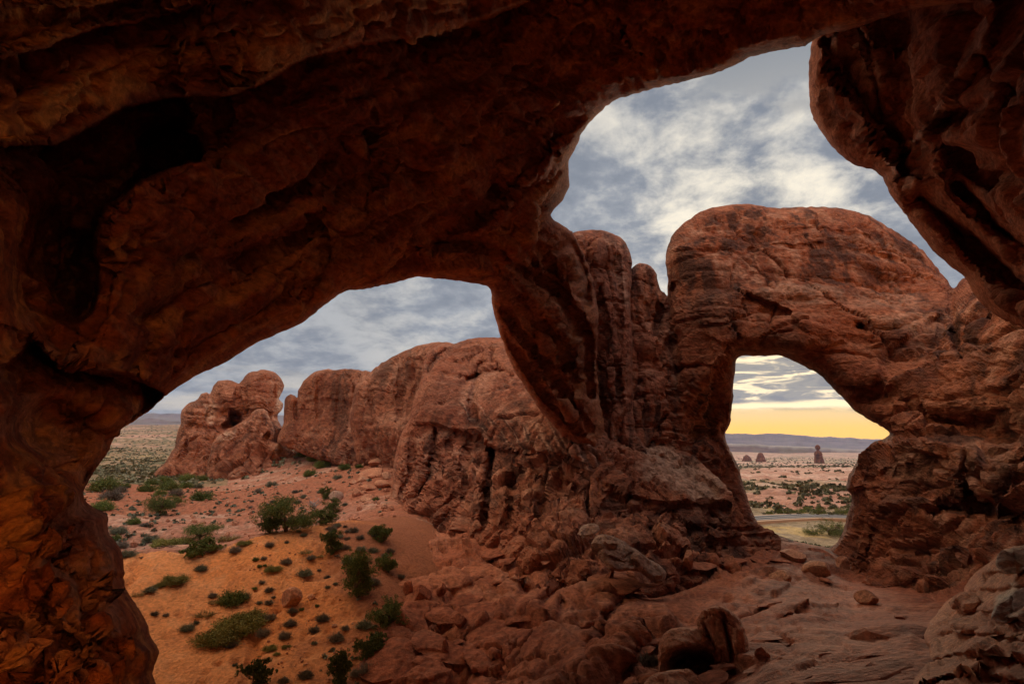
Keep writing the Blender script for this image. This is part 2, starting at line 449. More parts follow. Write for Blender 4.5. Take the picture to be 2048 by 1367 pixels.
# ------------------------------------------------------------------ materials
def mat_base(name, rough=0.92):
    m = bpy.data.materials.new(name); m.use_nodes = True
    t = NT(m.node_tree); p = t.n['Principled BSDF']
    p.inputs['Roughness'].default_value = rough
    p.inputs['Specular IOR Level'].default_value = 0.18
    return m, t, p
def lerp(a, b, t): return a + (np.asarray(b) - a) * np.asarray(t)[:, None]
def painter(c1, c2, c3, sc=1.0, varnish=0.5, streak=0.5, band=0.3, fleck=0.2, tilt=(0, 0, 0), pale_c=(0.42, 0.29, 0.20), s=0):
    """colours of red sandstone per vertex: rock tones, bedding bands, dark desert varnish, pale flecks and scars"""
    def paint(P, pale):
        big = fbm(P * 0.16 * sc, 4, s + 1); mid = fbm(P * 0.9 * sc, 5, s + 2, 0.6); fine = fbm(P * 4.0 * sc, 4, s + 3, 0.65)
        col = lerp(np.broadcast_to(np.array(c1), P.shape), c2, smooth(-0.25, 0.3, big))
        col = lerp(col, c3, smooth(0.0, 0.4, mid) * 0.8)
        t = P[:, 2] + P @ np.array(tilt) + big * 1.6
        bn = fbm(np.stack([t * 2.3 * sc, P[:, 0] * 0.1, P[:, 1] * 0.1], -1), 4, s + 4, 0.7)
        col = lerp(col, np.array((0.50, 0.26, 0.16)), smooth(0.0, 0.45, bn) * band)
        col = lerp(col, np.array(c3) * 0.6, smooth(-0.1, -0.45, bn) * band)
        s1 = fbm(P * np.array([1.7, 1.7, 0.10]) * sc + np.stack([fine, mid, 0 * mid], -1) * 0.35, 4, s + 5, 0.6); s2 = fbm(P * 0.22 * sc, 3, s + 6)
        col = lerp(col, (0.06, 0.028, 0.02), smooth(-0.02, 0.28, s1) * smooth(-0.2, 0.15, s2) * streak)
        col = lerp(col, np.array((0.56, 0.31, 0.20)), smooth(-0.12, -0.42, s1) * smooth(-0.2, 0.15, s2) * streak * 0.6)
        v1 = fbm(P * 0.5 * sc, 6, s + 7, 0.65)
        col = lerp(col, (0.085, 0.032, 0.022), smooth(0.10, 0.30, v1) * varnish)
        fl = fbm(P * 2.6 * sc, 5, s + 8, 0.75)
        col = lerp(col, pale_c, smooth(0.28, 0.5, fl) * fleck)
        pw = np.clip(pale * smooth(-0.75, 0.1, mid + fine * 0.7), 0, 1)
        col = lerp(col, pale_c, pw)
        col = lerp(col, (0.05, 0.028, 0.022), np.clip(-pale * smooth(-0.7, 0.2, mid + fine * 0.5), 0, 1))
        return col * (1 + 0.28 * fine)[:, None]
    return paint
def painted(name, grain=5.0, bump_=0.6, dist=0.12, warp=(1, 1, 1), amp=0.42):
    """surface that carries its own colour per vertex, with fine grain and relief"""
    m, t, p = mat_base(name)
    pos = t.node('ShaderNodeNewGeometry').outputs['Position']
    n = t.noise(t.vmath('MULTIPLY', pos, warp), grain, 5, 0.68)
    c = t.node('ShaderNodeAttribute', attribute_name='tint').outputs['Color']
    k_ = t.step(n, 0.28, 0.72, 1 - amp, 1 + amp)
    t.put(p.inputs['Base Color'], t.vmath('SCALE', c, k_))
    b = t.node('ShaderNodeBump'); b.inputs['Strength'].default_value = bump_; b.inputs['Distance'].default_value = dist
    t.put(b.inputs['Height'], n); t.l.new(b.outputs[0], p.inputs['Normal'])
    return m
M_NEAR = painted('near_sandstone', 4.0, 0.9, 0.15, (1, 1, 1.4))
M_MID = painted('sandstone', 2.2, 0.9, 0.45, (1, 1, 1.4))
M_FAR = painted('far_sandstone', 1.0, 0.8, 0.8, (1, 1, 1.6))
M_FINE = painted('weathered_sandstone', 9.0, 0.8, 0.07)
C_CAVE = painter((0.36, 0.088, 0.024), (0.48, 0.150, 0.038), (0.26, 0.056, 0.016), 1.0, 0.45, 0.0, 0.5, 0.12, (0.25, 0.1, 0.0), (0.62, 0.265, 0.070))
def C_CAVE(P, pale, base=C_CAVE):
    col = base(P, pale); g = grain_lines(P, CAVE_DIR, 0.10, 0.7, 4, 171); g2 = fbm(P * 1.5 + np.outer(P @ CAVE_DIR, CAVE_DIR) * -1.35, 4, 175, 0.6)
    col = lerp(col, (0.56, 0.215, 0.055), smooth(0.05, 0.38, g2) * 0.75)
    col = lerp(col, (0.20, 0.040, 0.013), smooth(-0.05, -0.40, g2) * 0.7)
    col = lerp(col, (0.10, 0.025, 0.012), smooth(0.80, 0.95, g) * 0.55)
    return lerp(col, C_CLIFF(P, pale), smooth(27, 39, np.linalg.norm(P, axis=1)) * 0.65)
CAVE_DIR = unproj(700, 120, 13) - unproj(0, 290, 8); CAVE_DIR /= np.linalg.norm(CAVE_DIR)
C_HANG = painter((0.42, 0.150, 0.078), (0.48, 0.195, 0.11), (0.31, 0.095, 0.05), 0.9, 0.5, 0.15, 0.3, 0.2, (0, 0, 0), (0.66, 0.47, 0.38), 20)
C_DOME = painter((0.31, 0.098, 0.046), (0.37, 0.130, 0.064), (0.21, 0.060, 0.029), 0.6, 0.45, 0.8, 0.35, 0.2, (0, 0, 0), (0.46, 0.27, 0.18), 40)
C_COL = painter((0.32, 0.105, 0.055), (0.36, 0.13, 0.07), (0.23, 0.075, 0.042), 0.8, 0.6, 0.75, 0.2, 0.12, (0, 0, 0), (0.46, 0.27, 0.18), 60)
C_CLIFF = painter((0.30, 0.093, 0.046), (0.38, 0.136, 0.071), (0.21, 0.059, 0.030), 0.6, 0.3, 0.65, 0.3, 0.2, (0, 0, 0), (0.50, 0.30, 0.20), 80)
C_FIN = painter((0.28, 0.098, 0.049), (0.34, 0.134, 0.073), (0.205, 0.061, 0.031), 0.3, 0.3, 0.6, 0.35, 0.15, (0, 0, 0), (0.54, 0.36, 0.25), 100)
C_FLOOR = painter((0.32, 0.100, 0.050), (0.38, 0.134, 0.070), (0.22, 0.062, 0.031), 1.0, 0.25, 0.0, 0.2, 0.2, (0, 0, 0), (0.48, 0.29, 0.21), 120)
C_LEDGE = painter((0.47, 0.175, 0.08), (0.51, 0.21, 0.10), (0.40, 0.135, 0.062), 1.4, 0.2, 0.0, 0.2, 0.2, (0, 0, 0), (0.58, 0.42, 0.30), 140)
C_BOULDER = painter((0.46, 0.195, 0.105), (0.50, 0.245, 0.14), (0.38, 0.145, 0.08), 1.2, 0.2, 0.0, 0.2, 0.3, (0, 0, 0), (0.54, 0.36, 0.25), 160)
C_WHITE = painter((0.50, 0.37, 0.27), (0.58, 0.46, 0.36), (0.42, 0.26, 0.17), 1.6, 0.1, 0.0, 0.1, 0.4, (0, 0, 0), (0.62, 0.52, 0.42), 190)
C_PALE = painter((0.33, 0.185, 0.12), (0.39, 0.245, 0.17), (0.25, 0.115, 0.07), 1.2, 0.3, 0.0, 0.2, 0.5, (0, 0, 0), (0.52, 0.40, 0.31), 180)

# ------------------------------------------------------------------ ground: one sheet in polar rings out to the horizon
def G(u, v, d): p = unproj(u, v, d); return tuple(p)
def GZ(u, d, z): x = (u - CX) / F * d; return (x, d, z)
gp = [G(300, 1367, 20), G(500, 1367, 20.3), G(680, 1367, 20.6), G(740, 1340, 21.6), G(300, 1250, 24), G(560, 1250, 25), G(700, 1230, 26), G(780, 1200, 27.4),
      G(400, 1160, 28.3), G(600, 1150, 29.8), G(750, 1110, 32.5), G(255, 1104, 31), G(340, 1090, 32.5), G(430, 1085, 33.5), G(510, 1066, 35), G(610, 1052, 37), G(690, 1040, 39), G(780, 1025, 46),
      G(150, 1125, 30), G(0, 1150, 28), G(-400, 1250, 24),
      GZ(240, 38, -9.2), GZ(420, 41, -9.2), GZ(520, 42, -8.6), GZ(620, 44, -7.9), GZ(700, 46, -7.3),
      G(240, 1060, 50), G(420, 1055, 54), G(350, 1020, 64), G(250, 1000, 75), G(560, 1020, 58), G(660, 1000, 58), G(740, 975, 60), G(700, 945, 82), G(790, 930, 86),
      G(300, 975, 95), G(430, 980, 105), G(560, 955, 112), G(630, 920, 122), G(190, 960, 115), G(600, 890, 150), G(470, 940, 150),
      G(190, 935, 230), G(230, 922, 380), G(330, 918, 380), G(260, 905, 520), G(300, 880, 950), G(300, 853, 2600), G(500, 853, 2600), G(0, 853, 2600), GZ(300, 6000, -60), GZ(700, 6000, -120),
      GZ(1650, 60, -20.5), G(1600, 1085, 92), G(1650, 1060, 100), G(1600, 1035, 112), G(1500, 1035, 112), G(1750, 1035, 112), G(1600, 1022, 122), G(1600, 985, 165), G(1480, 985, 165), G(1600, 950, 330), G(1600, 935, 620), G(1640, 926, 1230),
      G(1600, 912, 2600), G(1450, 908, 2600), G(1600, 900, 5500), GZ(1600, 9000, -330), GZ(300, 9000, -100), GZ(1000, 9000, -250), GZ(2600, 5000, -180), GZ(-800, 5000, 0),
      GZ(1000, 120, -12), GZ(1000, 400, -22), GZ(1000, 1500, -45), GZ(1100, 45, -12), GZ(1400, 50, -16), GZ(2200, 60, -22), GZ(1000, 20, -10.6), GZ(1500, 20, -10.6), GZ(2200, 20, -10),
      GZ(1024, 9, -10.6), GZ(300, 9, -10.4), (-30, -10, -9), (30, -10, -9), (0, -40, -9), (-400, -400, -15), (400, -400, -20), (0, -3000, -40), (-4000, 0, -30), (4000, 0, -90), (0, -9000, -100)]
gp = np.array(gp)
def pol(x, y):
    a = np.arctan2(x, y); r = np.sqrt(x * x + y * y)
    return np.stack([np.sin(a * 0.5) * 2.2, np.cos(a * 0.5) * 2.2 * 0 + np.log(r) * 0.55], -1)
_q = pol(gp[:, 0], gp[:, 1])
_gz = tps(np.column_stack([_q, np.arcsinh(gp[:, 2] / 6.0)]), 2e-4)
def gbase(x, y):
    return np.sinh(_gz(pol(np.asarray(x, float), np.asarray(y, float)))) * 6.0
def gdetail(x, y):
    r = np.sqrt(x * x + y * y)
    p = np.stack([x, y, x * 0], -1)
    n1 = fbm(p * 0.12, 4, 401) * 0.22
    near = smooth(44, 52, r)
    dn = smooth(46, 36, r); e1, e2, _ = worley(np.stack([x * 1.7, y * 1.25, x * 0], -1), 411)
    trod = smooth(-0.2, 0.15, fbm(p * 0.3, 3, 412))
    n1 = n1 - dn * (0.3 + 0.7 * trod) * 0.22 * np.exp(-(e1 / 0.26) ** 2) + dn * 0.07 * fbm(p * 1.1, 4, 413) - dn * 0.30 * smooth(0.80, 0.97, ridged(np.stack([x * 0.16 + y * 0.05, x * 0.05 - y * 0.03, x * 0], -1) + 0.12 * fbm(p * 0.5, 3, 416)[:, None], 2, 414))
    n2 = near * smooth(5000, 300, r) * (np.abs(fbm(p * 0.055, 5, 402)) * 1.5 + 0.3 * np.round(fbm(p * 0.08, 3, 403) * 5) / 5)
    hum = smooth(118, 150, r) * smooth(1200, 300, r)
    n3 = hum * np.where(x > 0, 1.0, 0.45) * (3.6 * (np.sqrt(np.abs(fbm(p * 0.020, 4, 404))) - 0.35) + 0.9 * fbm(p * 0.1, 4, 405))
    n4 = smooth(600, 3000, r) * fbm(p * 0.0016, 5, 406) * 12
    road = np.exp(-((r - 118) / 14) ** 2)
    return (n1 + n2 + n3 + n4) * (1 - 0.85 * road)
def gheight(x, y): return gbase(x, y) + gdetail(x, y)

az = R(1) * np.concatenate([np.arange(-180, -46, 4.0), np.arange(-46, -14, 0.11), np.arange(-14, 10, 0.4), np.arange(10, 36, 0.11), np.arange(36, 46, 0.5), np.arange(46, 181, 4.0)])
rr = np.concatenate([np.geomspace(5, 15, 14)[:-1], np.geomspace(15, 60, 260)[:-1], np.geomspace(60, 700, 330)[:-1], np.geomspace(700, 11600, 110)])
AZ, RR = np.meshgrid(az, rr)
GX, GY = (RR * np.sin(AZ)).ravel(), (RR * np.cos(AZ)).ravel()
GH = gheight(GX, GY)
gV = np.stack([GX, GY, GH], -1)
na, nr = len(az), len(rr)
ii = (np.arange(nr - 1)[:, None] * na + np.arange(na - 1)[None]).ravel()
gF = np.stack([ii, ii + 1, ii + na + 1, ii + na], -1)
def ground_at(u, v, d0=8.0, d1=12000.0):
    """where the sight line through a photo pixel meets the ground"""
    dd = np.geomspace(d0, d1, 1500)
    P = unproj(np.full_like(dd, u), np.full_like(dd, v), dd)
    g = gheight(P[:, 0], P[:, 1])
    b = np.where(P[:, 2] < g)[0]
    if not len(b): return None
    i = b[0]
    if i == 0: return P[0], dd[0]
    t = (P[i-1, 2] - g[i-1]) / ((P[i-1, 2] - g[i-1]) - (P[i, 2] - g[i]) + 1e-9)
    p = P[i-1] * (1 - t) + P[i] * t
    return p, dd[i-1] * (1 - t) + dd[i] * t

# zones of the sheet: sand, bare red rock, open desert
fc = gV[gF].mean(1); fr_ = np.hypot(fc[:, 0], fc[:, 1]); fa = np.arctan2(fc[:, 0], fc[:, 1])
crest = np.interp(np.degrees(fa), [-46, -35, -31, -27, -22.5, -18, -16, -13], [39, 38, 37.5, 37.0, 38.0, 40.5, 42.0, 45])
crest = crest + 2.2 * fbm(np.stack([fc[:, 0] * 0.25, fc[:, 1] * 0.12, fc[:, 0] * 0], -1), 4, 419)
zone = np.where(fr_ < crest, 0, np.where(fr_ < np.where(fa > R(2), 62, np.where(fa > R(-26), 175, 128)), 1, 2))

def ground_paint(P, zi):
    x, y, z = P[:, 0], P[:, 1], P[:, 2]; r = np.hypot(x, y); Q = P * np.array([1, 1, 0])
    if zi == 0:
        big = fbm(Q * 0.22, 4, 421); mid = fbm(Q * 1.3, 5, 422, 0.6); fine = fbm(Q * 6, 4, 423, 0.7)
        col = lerp(np.broadcast_to(np.array((0.74, 0.265, 0.080)), P.shape), (0.78, 0.31, 0.11), smooth(-0.3, 0.3, big))
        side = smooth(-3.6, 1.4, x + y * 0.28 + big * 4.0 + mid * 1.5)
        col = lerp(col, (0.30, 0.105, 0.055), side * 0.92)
        col = lerp(col, (0.46, 0.165, 0.07), smooth(0.1, 0.4, mid) * 0.25)
        trod = smooth(-0.2, 0.2, fbm(Q * 0.3, 3, 412)); e1, _, _ = worley(np.stack([x * 1.7, y * 1.25, x * 0], -1), 411)
        col = lerp(col, (0.48, 0.155, 0.055), trod * (0.10 + 0.45 * smooth(0.45, 0.1, e1)) * (1 - side))
        col = lerp(col, (0.74, 0.36, 0.17), smooth(0.1, 0.4, -mid) * 0.35 * (1 - side))
        return lerp(col, (0.27, 0.115, 0.06), smooth(0.2, 0.45, fine) * 0.4)
    if zi == 1:
        big = fbm(Q * 0.06, 5, 431, 0.6); mid = fbm(Q * np.array([0.35, 0.8, 0]), 6, 432, 0.65); fine = fbm(Q * 2.5, 5, 433, 0.7)
        col = lerp(np.broadcast_to(np.array((0.33, 0.115, 0.060)), P.shape), (0.37, 0.165, 0.105), smooth(-0.15, 0.2, big))
        col = lerp(col, (0.50, 0.31, 0.22), smooth(0.02, 0.32, mid) * smooth(-0.15, 0.2, big) * 0.7)
        col = lerp(col, (0.34, 0.11, 0.06), smooth(-0.1, -0.4, mid) * 0.5)
        return lerp(col, (0.15, 0.12, 0.07), smooth(0.22, 0.42, fine) * 0.5)
    big = fbm(Q * 0.010, 6, 441, 0.6); mid = fbm(Q * 0.05, 6, 442, 0.65); fine = fbm(Q * 0.22, 5, 443, 0.7); lay = fbm(np.stack([x * 0.012, y * 0.012, z * 0.9], -1), 4, 444, 0.65)
    rockc = lerp(np.broadcast_to(np.array((0.40, 0.215, 0.15)), P.shape), (0.50, 0.315, 0.235), smooth(-0.2, 0.25, mid))
    rockc = lerp(rockc, (0.31, 0.145, 0.095), smooth(0.0, 0.3, lay) * 0.8)
    scrub = lerp(np.broadcast_to(np.array((0.27, 0.175, 0.10)), P.shape), (0.11, 0.105, 0.055), smooth(-0.1, 0.2, fine))
    scrub = lerp(scrub, (0.50, 0.33, 0.24), smooth(0.15, 0.38, mid) * 0.7)
    bias = np.where(x > 0, -0.10, 0.12) + smooth(450, 900, r) * 0.12
    col = lerp(rockc, scrub, smooth(-0.06, 0.10, big + bias))
    flat = lerp(np.broadcast_to(np.array((0.25, 0.19, 0.115)), P.shape), (0.40, 0.28, 0.11), smooth(0.08, 0.35, fbm(Q * np.array([0.10, 0.22, 0]), 5, 445, 0.65)))
    m1 = smooth(146, 134, r + mid * 12) * (x > 0); m2 = smooth(150, 90, np.abs(r - 440)) * (x < 0) * 0.8
    col = lerp(col, flat, np.maximum(m1, m2))
    return lerp(col, (0.36, 0.21, 0.15), smooth(1500, 3500, r) * 0.5)
GM = [painted('sand_material', 7.0, 1.0, 0.22, (1, 0.7, 1), 0.25), painted('red_rock_material', 3.0, 0.9, 0.25, (1, 0.6, 1)), painted('desert_material', 0.5, 0.9, 1.0, (1, 1, 1), 0.35)]
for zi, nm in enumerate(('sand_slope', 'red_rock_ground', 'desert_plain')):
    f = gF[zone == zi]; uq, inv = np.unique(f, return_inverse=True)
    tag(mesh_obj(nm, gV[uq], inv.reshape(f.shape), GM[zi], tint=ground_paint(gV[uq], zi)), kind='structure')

# ------------------------------------------------------------------ the road
def asphalt():
    m, t, p = mat_base('asphalt', 0.85)
    pos = t.node('ShaderNodeNewGeometry').outputs['Position']
    t.put(p.inputs['Base Color'], t.mix(t.step(t.noise(pos, 0.3, 5), 0.4, 0.6), (0.10, 0.10, 0.105), (0.135, 0.135, 0.14)))
    return m
M_ASPH = asphalt(); M_ASPH.node_tree.nodes['Principled BSDF'].inputs['Specular IOR Level'].default_value = 0.0
m_paint, _t, _p = mat_base('road_paint'); _p.inputs['Base Color'].default_value = (0.42, 0.41, 0.38, 1)
m_dirt, _t, _p = mat_base('road_shoulder'); _p.inputs['Base Color'].default_value = (0.34, 0.23, 0.15, 1)
def road(name, pix, width):
    P = np.array([ground_at(u, v)[0] for u, v in pix])
    c = spline(P[:, :2], 0, 0, False)
    zf = gbase(c[:, 0], c[:, 1]) + 0.5
    t_ = np.gradient(c, axis=0); t_ /= np.linalg.norm(t_, axis=1)[:, None]; n_ = np.stack([-t_[:, 1], t_[:, 0]], -1)
    def strip(nm, o0, o1, dz_, mat, par=None):
        A_ = np.column_stack([c + n_ * o0, zf + dz_]); B_ = np.column_stack([c + n_ * o1, zf + dz_]); n = len(c)
        V_ = np.concatenate([A_, B_, A_ - [0, 0, 1.6], B_ - [0, 0, 1.6]]); i = np.arange(n - 1)
        f_ = [np.stack([i, i + 1, n + i + 1, n + i], -1), np.stack([2*n + i, 2*n + i + 1, i + 1, i], -1), np.stack([n + i, n + i + 1, 3*n + i + 1, 3*n + i], -1)]
        return mesh_obj(nm, V_, f_, mat, par, False)
    r = tag(strip(name, -width / 2, width / 2, 0.0, M_ASPH), kind='structure')
    for s_ in (-1, 1): strip('edge_line', s_ * (width/2 - 0.5), s_ * (width/2 - 0.25), 0.012, m_paint, r)
    strip('centre_line', -0.12, 0.12, 0.012, m_paint, r)
    for s_ in (-1, 1): strip('shoulder', s_ * width / 2 * 1.001, s_ * (width / 2 + 1.2), -0.06, m_dirt, r)
    return r
road('road', [(1420, 1046), (1500, 1041), (1560, 1037), (1620, 1035), (1700, 1034), (1800, 1036)], 4.6)
road('road', [(60, 924), (140, 922), (230, 921), (300, 922), (360, 926), (420, 934)], 9.0)

# ------------------------------------------------------------------ mesas on the skyline
def mesa_mat():
    m, t, p = mat_base('mesa_rock', 0.95)
    pos = t.node('ShaderNodeNewGeometry').outputs['Position']
    x, y, z = t.sep(pos)[:]
    bv = t.comb(t.math('MULTIPLY', x, 0.002), t.math('MULTIPLY', y, 0.002), t.math('MULTIPLY', z, 0.05))
    b = t.noise(bv, 1.0, 5, 0.65); n = t.noise(pos, 0.006, 6, 0.65)
    col = t.mix(t.step(b, 0.4, 0.6), (0.14, 0.105, 0.10), (0.23, 0.18, 0.165))
    col = t.mix(t.math('MULTIPLY', t.step(n, 0.45, 0.6), 0.6), col, (0.17, 0.15, 0.10))
    t.put(p.inputs['Base Color'], col); return m
M_MESA = mesa_mat()
def mesa(name, tops, base_v, back, seed):
    """a long tableland: (u, v of the rim, distance) along its edge"""
    tp = np.array(tops, float); us = np.linspace(tp[0, 0], tp[-1, 0], 220)
    vt = np.interp(us, tp[:, 0], tp[:, 1]); dt = np.interp(us, tp[:, 0], tp[:, 2])
    k_ = np.stack([us * 0.05, us * 0, us * 0], -1)
    vt = vt + np.round(fbm(k_, 3, seed) * 2.5) * 0.7
    top = unproj(us, vt, dt); bz = unproj(us, np.full_like(us, base_v), dt)[:, 2]
    H = top[:, 2] - bz; dirh = top[:, :2] / np.linalg.norm(top[:, :2], axis=1)[:, None]
    rows = []
    for fr2, hz in ((-2.4, -0.25), (-1.5, 0.12), (-0.9, 0.36), (-0.55, 0.55), (-0.25, 0.66), (-0.1, 0.93), (0.0, 1.0), (0.35, 1.0)):
        nz = fbm(np.stack([us * 0.09, us * 0 + fr2, us * 0], -1), 4, seed + 3)
        off = (fr2 + nz * (0.3 if fr2 < 0 else 0.05)) * H
        if fr2 > 0.3: off = off * 0 + back
        rows.append(np.column_stack([top[:, :2] + dirh * off[:, None], bz + H * hz]))
    rows.append(np.column_stack([rows[-1][:, :2] + dirh * 300, bz - H * 0.5]))
    V_ = np.concatenate(rows); n = len(us); m_ = len(rows)
    i = (np.arange(m_ - 1)[:, None] * n + np.arange(n - 1)[None]).ravel()
    return tag(mesh_obj(name, V_, np.stack([i, i + 1, i + n + 1, i + n], -1), M_MESA), kind='structure')
mesa('hills', [(1300, 868, 8600), (1452, 866, 8600), (1510, 869, 8600), (1530, 866, 8800), (1590, 869, 8800), (1640, 876, 9000), (1660, 874, 9000), (1750, 880, 9000), (1950, 884, 9200)], 899, 1800, 501)
mesa('hills', [(1300, 890, 3300), (1450, 892, 3300), (1520, 894, 3400), (1600, 899, 3400), (1660, 903, 3500), (1740, 906, 3600), (1900, 908, 3700)], 914, 900, 502)
mesa('hills', [(-200, 828, 9500), (270, 827, 9500), (300, 825, 9500), (330, 827, 9500), (420, 826, 9500), (600, 830, 9500)], 846, 1500, 503)
mesa('hills', [(-200, 842, 6200), (240, 838, 6200), (300, 836, 6200), (345, 841, 6200), (400, 848, 6200), (600, 850, 6200)], 858, 800, 504)

# ------------------------------------------------------------------ near arch: ceiling, left wall and the span between the two openings
def d_cave(P):
    r = np.linalg.norm(P, axis=1); k_ = smooth(8, 26, r); pil = smooth(0.5, -1.2, P[:, 2]) * smooth(16, 11, r)
    h = rock(P, (0.22, 0.5), [((0.20, 0.30, 0.45), 0.55, 0.5, 0.2), ((0.6, 0.8, 1.3), 0.12, 0.3, 0.3)], ((0.3, 0.3, 0.5), 0.25, 0.025, 1.2), None, None, (2.4, 0.035), s=1)
    b = rock(P, (0.5, 0.15), [((0.75, 0.75, 0.75), 0.5, 0.3, 0.6), ((2.0, 2.0, 2.0), 0.20, 0.2, 0.5), ((5.0, 5.0, 5.0), 0.05, 0.1, 0.4)], ((0.9, 0.9, 0.9), 0.25, 0.03, 0.3), None, None, (4, 0.04), s=60)
    g = grain_lines(P, CAVE_DIR, 0.12, 0.8, 4, 71); g2 = grain_lines(P, CAVE_DIR, 0.5, 2.6, 3, 75)
    h = h * (0.30 + 0.8 * k_) - 0.55 * smooth(0.74, 0.95, g) * (0.4 + 0.6 * k_) - 0.12 * smooth(0.72, 0.95, g2) - 0.25 * (g - 0.6)
    return h * (1 - 0.7 * pil) + np.clip(b, -0.4, 0.3) * pil
cave_poly = [(340, 1900), (345, 1500), (318, 1385), (305, 1345), (318, 1302), (300, 1270), (293, 1240), (270, 1205), (250, 1170), (248, 1130), (240, 1095), (216, 1062),
    (217, 1032), (205, 1022), (180, 1010), (167, 990), (175, 965), (190, 940), (215, 905), (235, 865), (270, 840), (300, 820), (340, 785), (400, 748), (450, 725),
    (505, 690), (560, 665), (600, 648), (650, 610), (690, 583), (735, 577), (800, 562), (830, 554), (870, 556), (920, 562), (975, 573), (983, 590), (985, 615),
    (1000, 668), (1014, 711), (1038, 756), (1066, 800), (1105, 850), (1150, 895), (1200, 935), (1228, 925), (1214, 860), (1198, 780), (1194, 700), (1196, 620), (1182, 550), (1160, 490),
    (1140, 460), (1106, 438), (1105, 424), (1125, 400), (1139, 372), (1138, 350), (1137, 325), (1150, 300), (1165, 265), (1190, 235), (1225, 205), (1280, 185),
    (1340, 170), (1400, 155), (1450, 140), (1500, 115), (1560, 100), (1610, 92), (1640, 72), (1700, 60), (1770, 35), (1850, 15), (1960, 4), (2060, -15), (2400, -90), (3600, -250),
    (3600, -1500), (1000, -1500), (-1600, -1500), (-1600, 500), (-1600, 1900)]
cave_ctrl = [(-1400, 700, 3.2), (-1400, -1300, 4), (-1400, 1900, 3.2), (1000, -1300, 7), (3400, -1300, 7), (3400, -300, 9),
    (0, 1367, 6.6), (150, 1300, 7.2), (300, 1330, 8.6), (310, 1500, 7.6), (310, 1850, 6), (0, 1000, 7.4), (150, 1000, 9.2), (170, 990, 10.5), (0, 700, 7.4), (200, 800, 11.2), (0, 400, 7.2), (0, 100, 7.4),
    (250, 250, 10), (300, 0, 9.5), (600, 0, 12), (600, 200, 14), (500, 450, 16), (400, 600, 16), (350, 750, 15.2), (250, 850, 13), (600, 640, 20), (700, 400, 20), (830, 540, 26),
    (1000, 300, 24), (900, 100, 19), (975, 570, 32), (1100, 430, 32), (1150, 300, 29), (1225, 205, 27), (1000, 480, 29), (1300, 80, 22), (1500, 100, 22), (1300, 170, 25),
    (1640, 60, 20), (1640, -100, 18), (2000, -20, 16), (1050, 650, 36), (1150, 800, 38.4), (1100, 600, 36), (1215, 925, 40), (1180, 500, 38), (1190, 650, 38)]
cave_feats = [
    ledge([(-200, 292), (0, 286), (113, 285), (189, 240), (237, 220), (310, 192), (433, 187), (515, 165), (584, 127), (640, 103), (720, 86), (856, 65), (960, 35), (1050, 0), (1150, -60)], 3.2, 9, 110),
    ledge([(-200, 125), (0, 113), (69, 100), (113, 82), (192, 55), (292, 33), (400, 0)], 1.1, 7, 70),
    ledge([(-200, 40), (0, 18), (90, 12), (200, 8), (330, -30)], 0.5, 5, 40),
    ledge([(420, 322), (378, 330), (299, 357), (261, 385), (220, 423), (200, 480), (202, 560), (190, 620), (150, 660)], 4.5, 14, 110),
    ledge([(60, 670), (120, 722), (155, 734), (223, 742), (290, 756), (340, 790)], 4.5, 12, 80),
    bump(330, 290, 50, 40, -2.2), bump(120, 560, 90, 140, -2.2), bump(110, 860, 90, 60, -2.5),
    groove([(750, 215), (752, 270), (765, 320), (740, 370), (730, 430)], 0.5, 5),
    groove([(856, 481), (952, 491), (1010, 508), (1055, 550), (1107, 567), (1141, 615), (1175, 680), (1186, 800)], 1.6, 10),
    ledge([(930, 470), (985, 430), (1050, 350), (1110, 290), (1180, 232)], -0.9, 10, 40),
    groove([(880, 470), (960, 425), (1010, 360)], 0.9, 12), groove([(1060, 480), (1095, 520), (1120, 560)], 1.2, 9), groove([(1000, 440), (1040, 490), (1075, 540)], 1.0, 9),
    groove([(1000, 610), (1060, 690), (1120, 770), (1185, 870)], 0.8, 7), groove([(1000, 660), (1045, 730), (1100, 805), (1170, 880)], 0.6, 6), groove([(1040, 600), (1100, 660), (1150, 740), (1180, 800)], 0.7, 7),
    groove([(1140, 470), (1168, 540), (1180, 620)], 1.3, 8),
    groove([(600, 420), (650, 470), (640, 540), (600, 600)], 0.5, 8), groove([(420, 470), (520, 420), (600, 380), (700, 300)], 0.7, 14), groove([(260, 650), (400, 570), (560, 500), (640, 440)], 0.8, 14),
    groove([(330, 720), (480, 640), (600, 570)], 0.5, 9),
    groove([(60, 1090), (110, 1130), (90, 1220), (150, 1290), (190, 1367)], 0.6, 8), groove([(110, 1130), (170, 1180), (180, 1260), (250, 1300)], 0.5, 7), groove([(0, 1240), (60, 1260), (80, 1330), (60, 1400)], 0.6, 8),
    bump(105, 1180, 40, 45, 0.5), bump(215, 1250, 50, 40, 0.6), bump(40, 1310, 45, 60, 0.5), bump(285, 1320, 40, 30, 0.3), bump(140, 1330, 55, 30, 0.4), bump(150, 1120, 45, 40, -0.8), bump(140, 950, 70, 28, -1.0), bump(150, 1030, 80, 22, -0.8, -25)]
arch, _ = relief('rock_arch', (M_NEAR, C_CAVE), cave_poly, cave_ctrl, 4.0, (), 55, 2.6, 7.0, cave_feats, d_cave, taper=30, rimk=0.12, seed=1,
    patches=[(60, 230, 150, 45, 0.85, -22), (260, 150, 190, 48, 0.85, -24), (480, 90, 170, 42, 0.7, -18), (60, 60, 140, 40, 0.75, -12), (330, 30, 120, 26, 0.5, -12), (620, 40, 110, 28, 0.45, -15), (590, 520, 60, 90, 0.4, 35), (700, 470, 70, 40, 0.35, -30), (330, 560, 90, 30, 0.35, -28), (160, 1290, 60, 40, 0.35)])  # leading patches put the warm light on the upper left slab into the colour
tag(arch, 'near rock arch with dark red ceiling and left wall, framing both sky openings', 'rock arch')
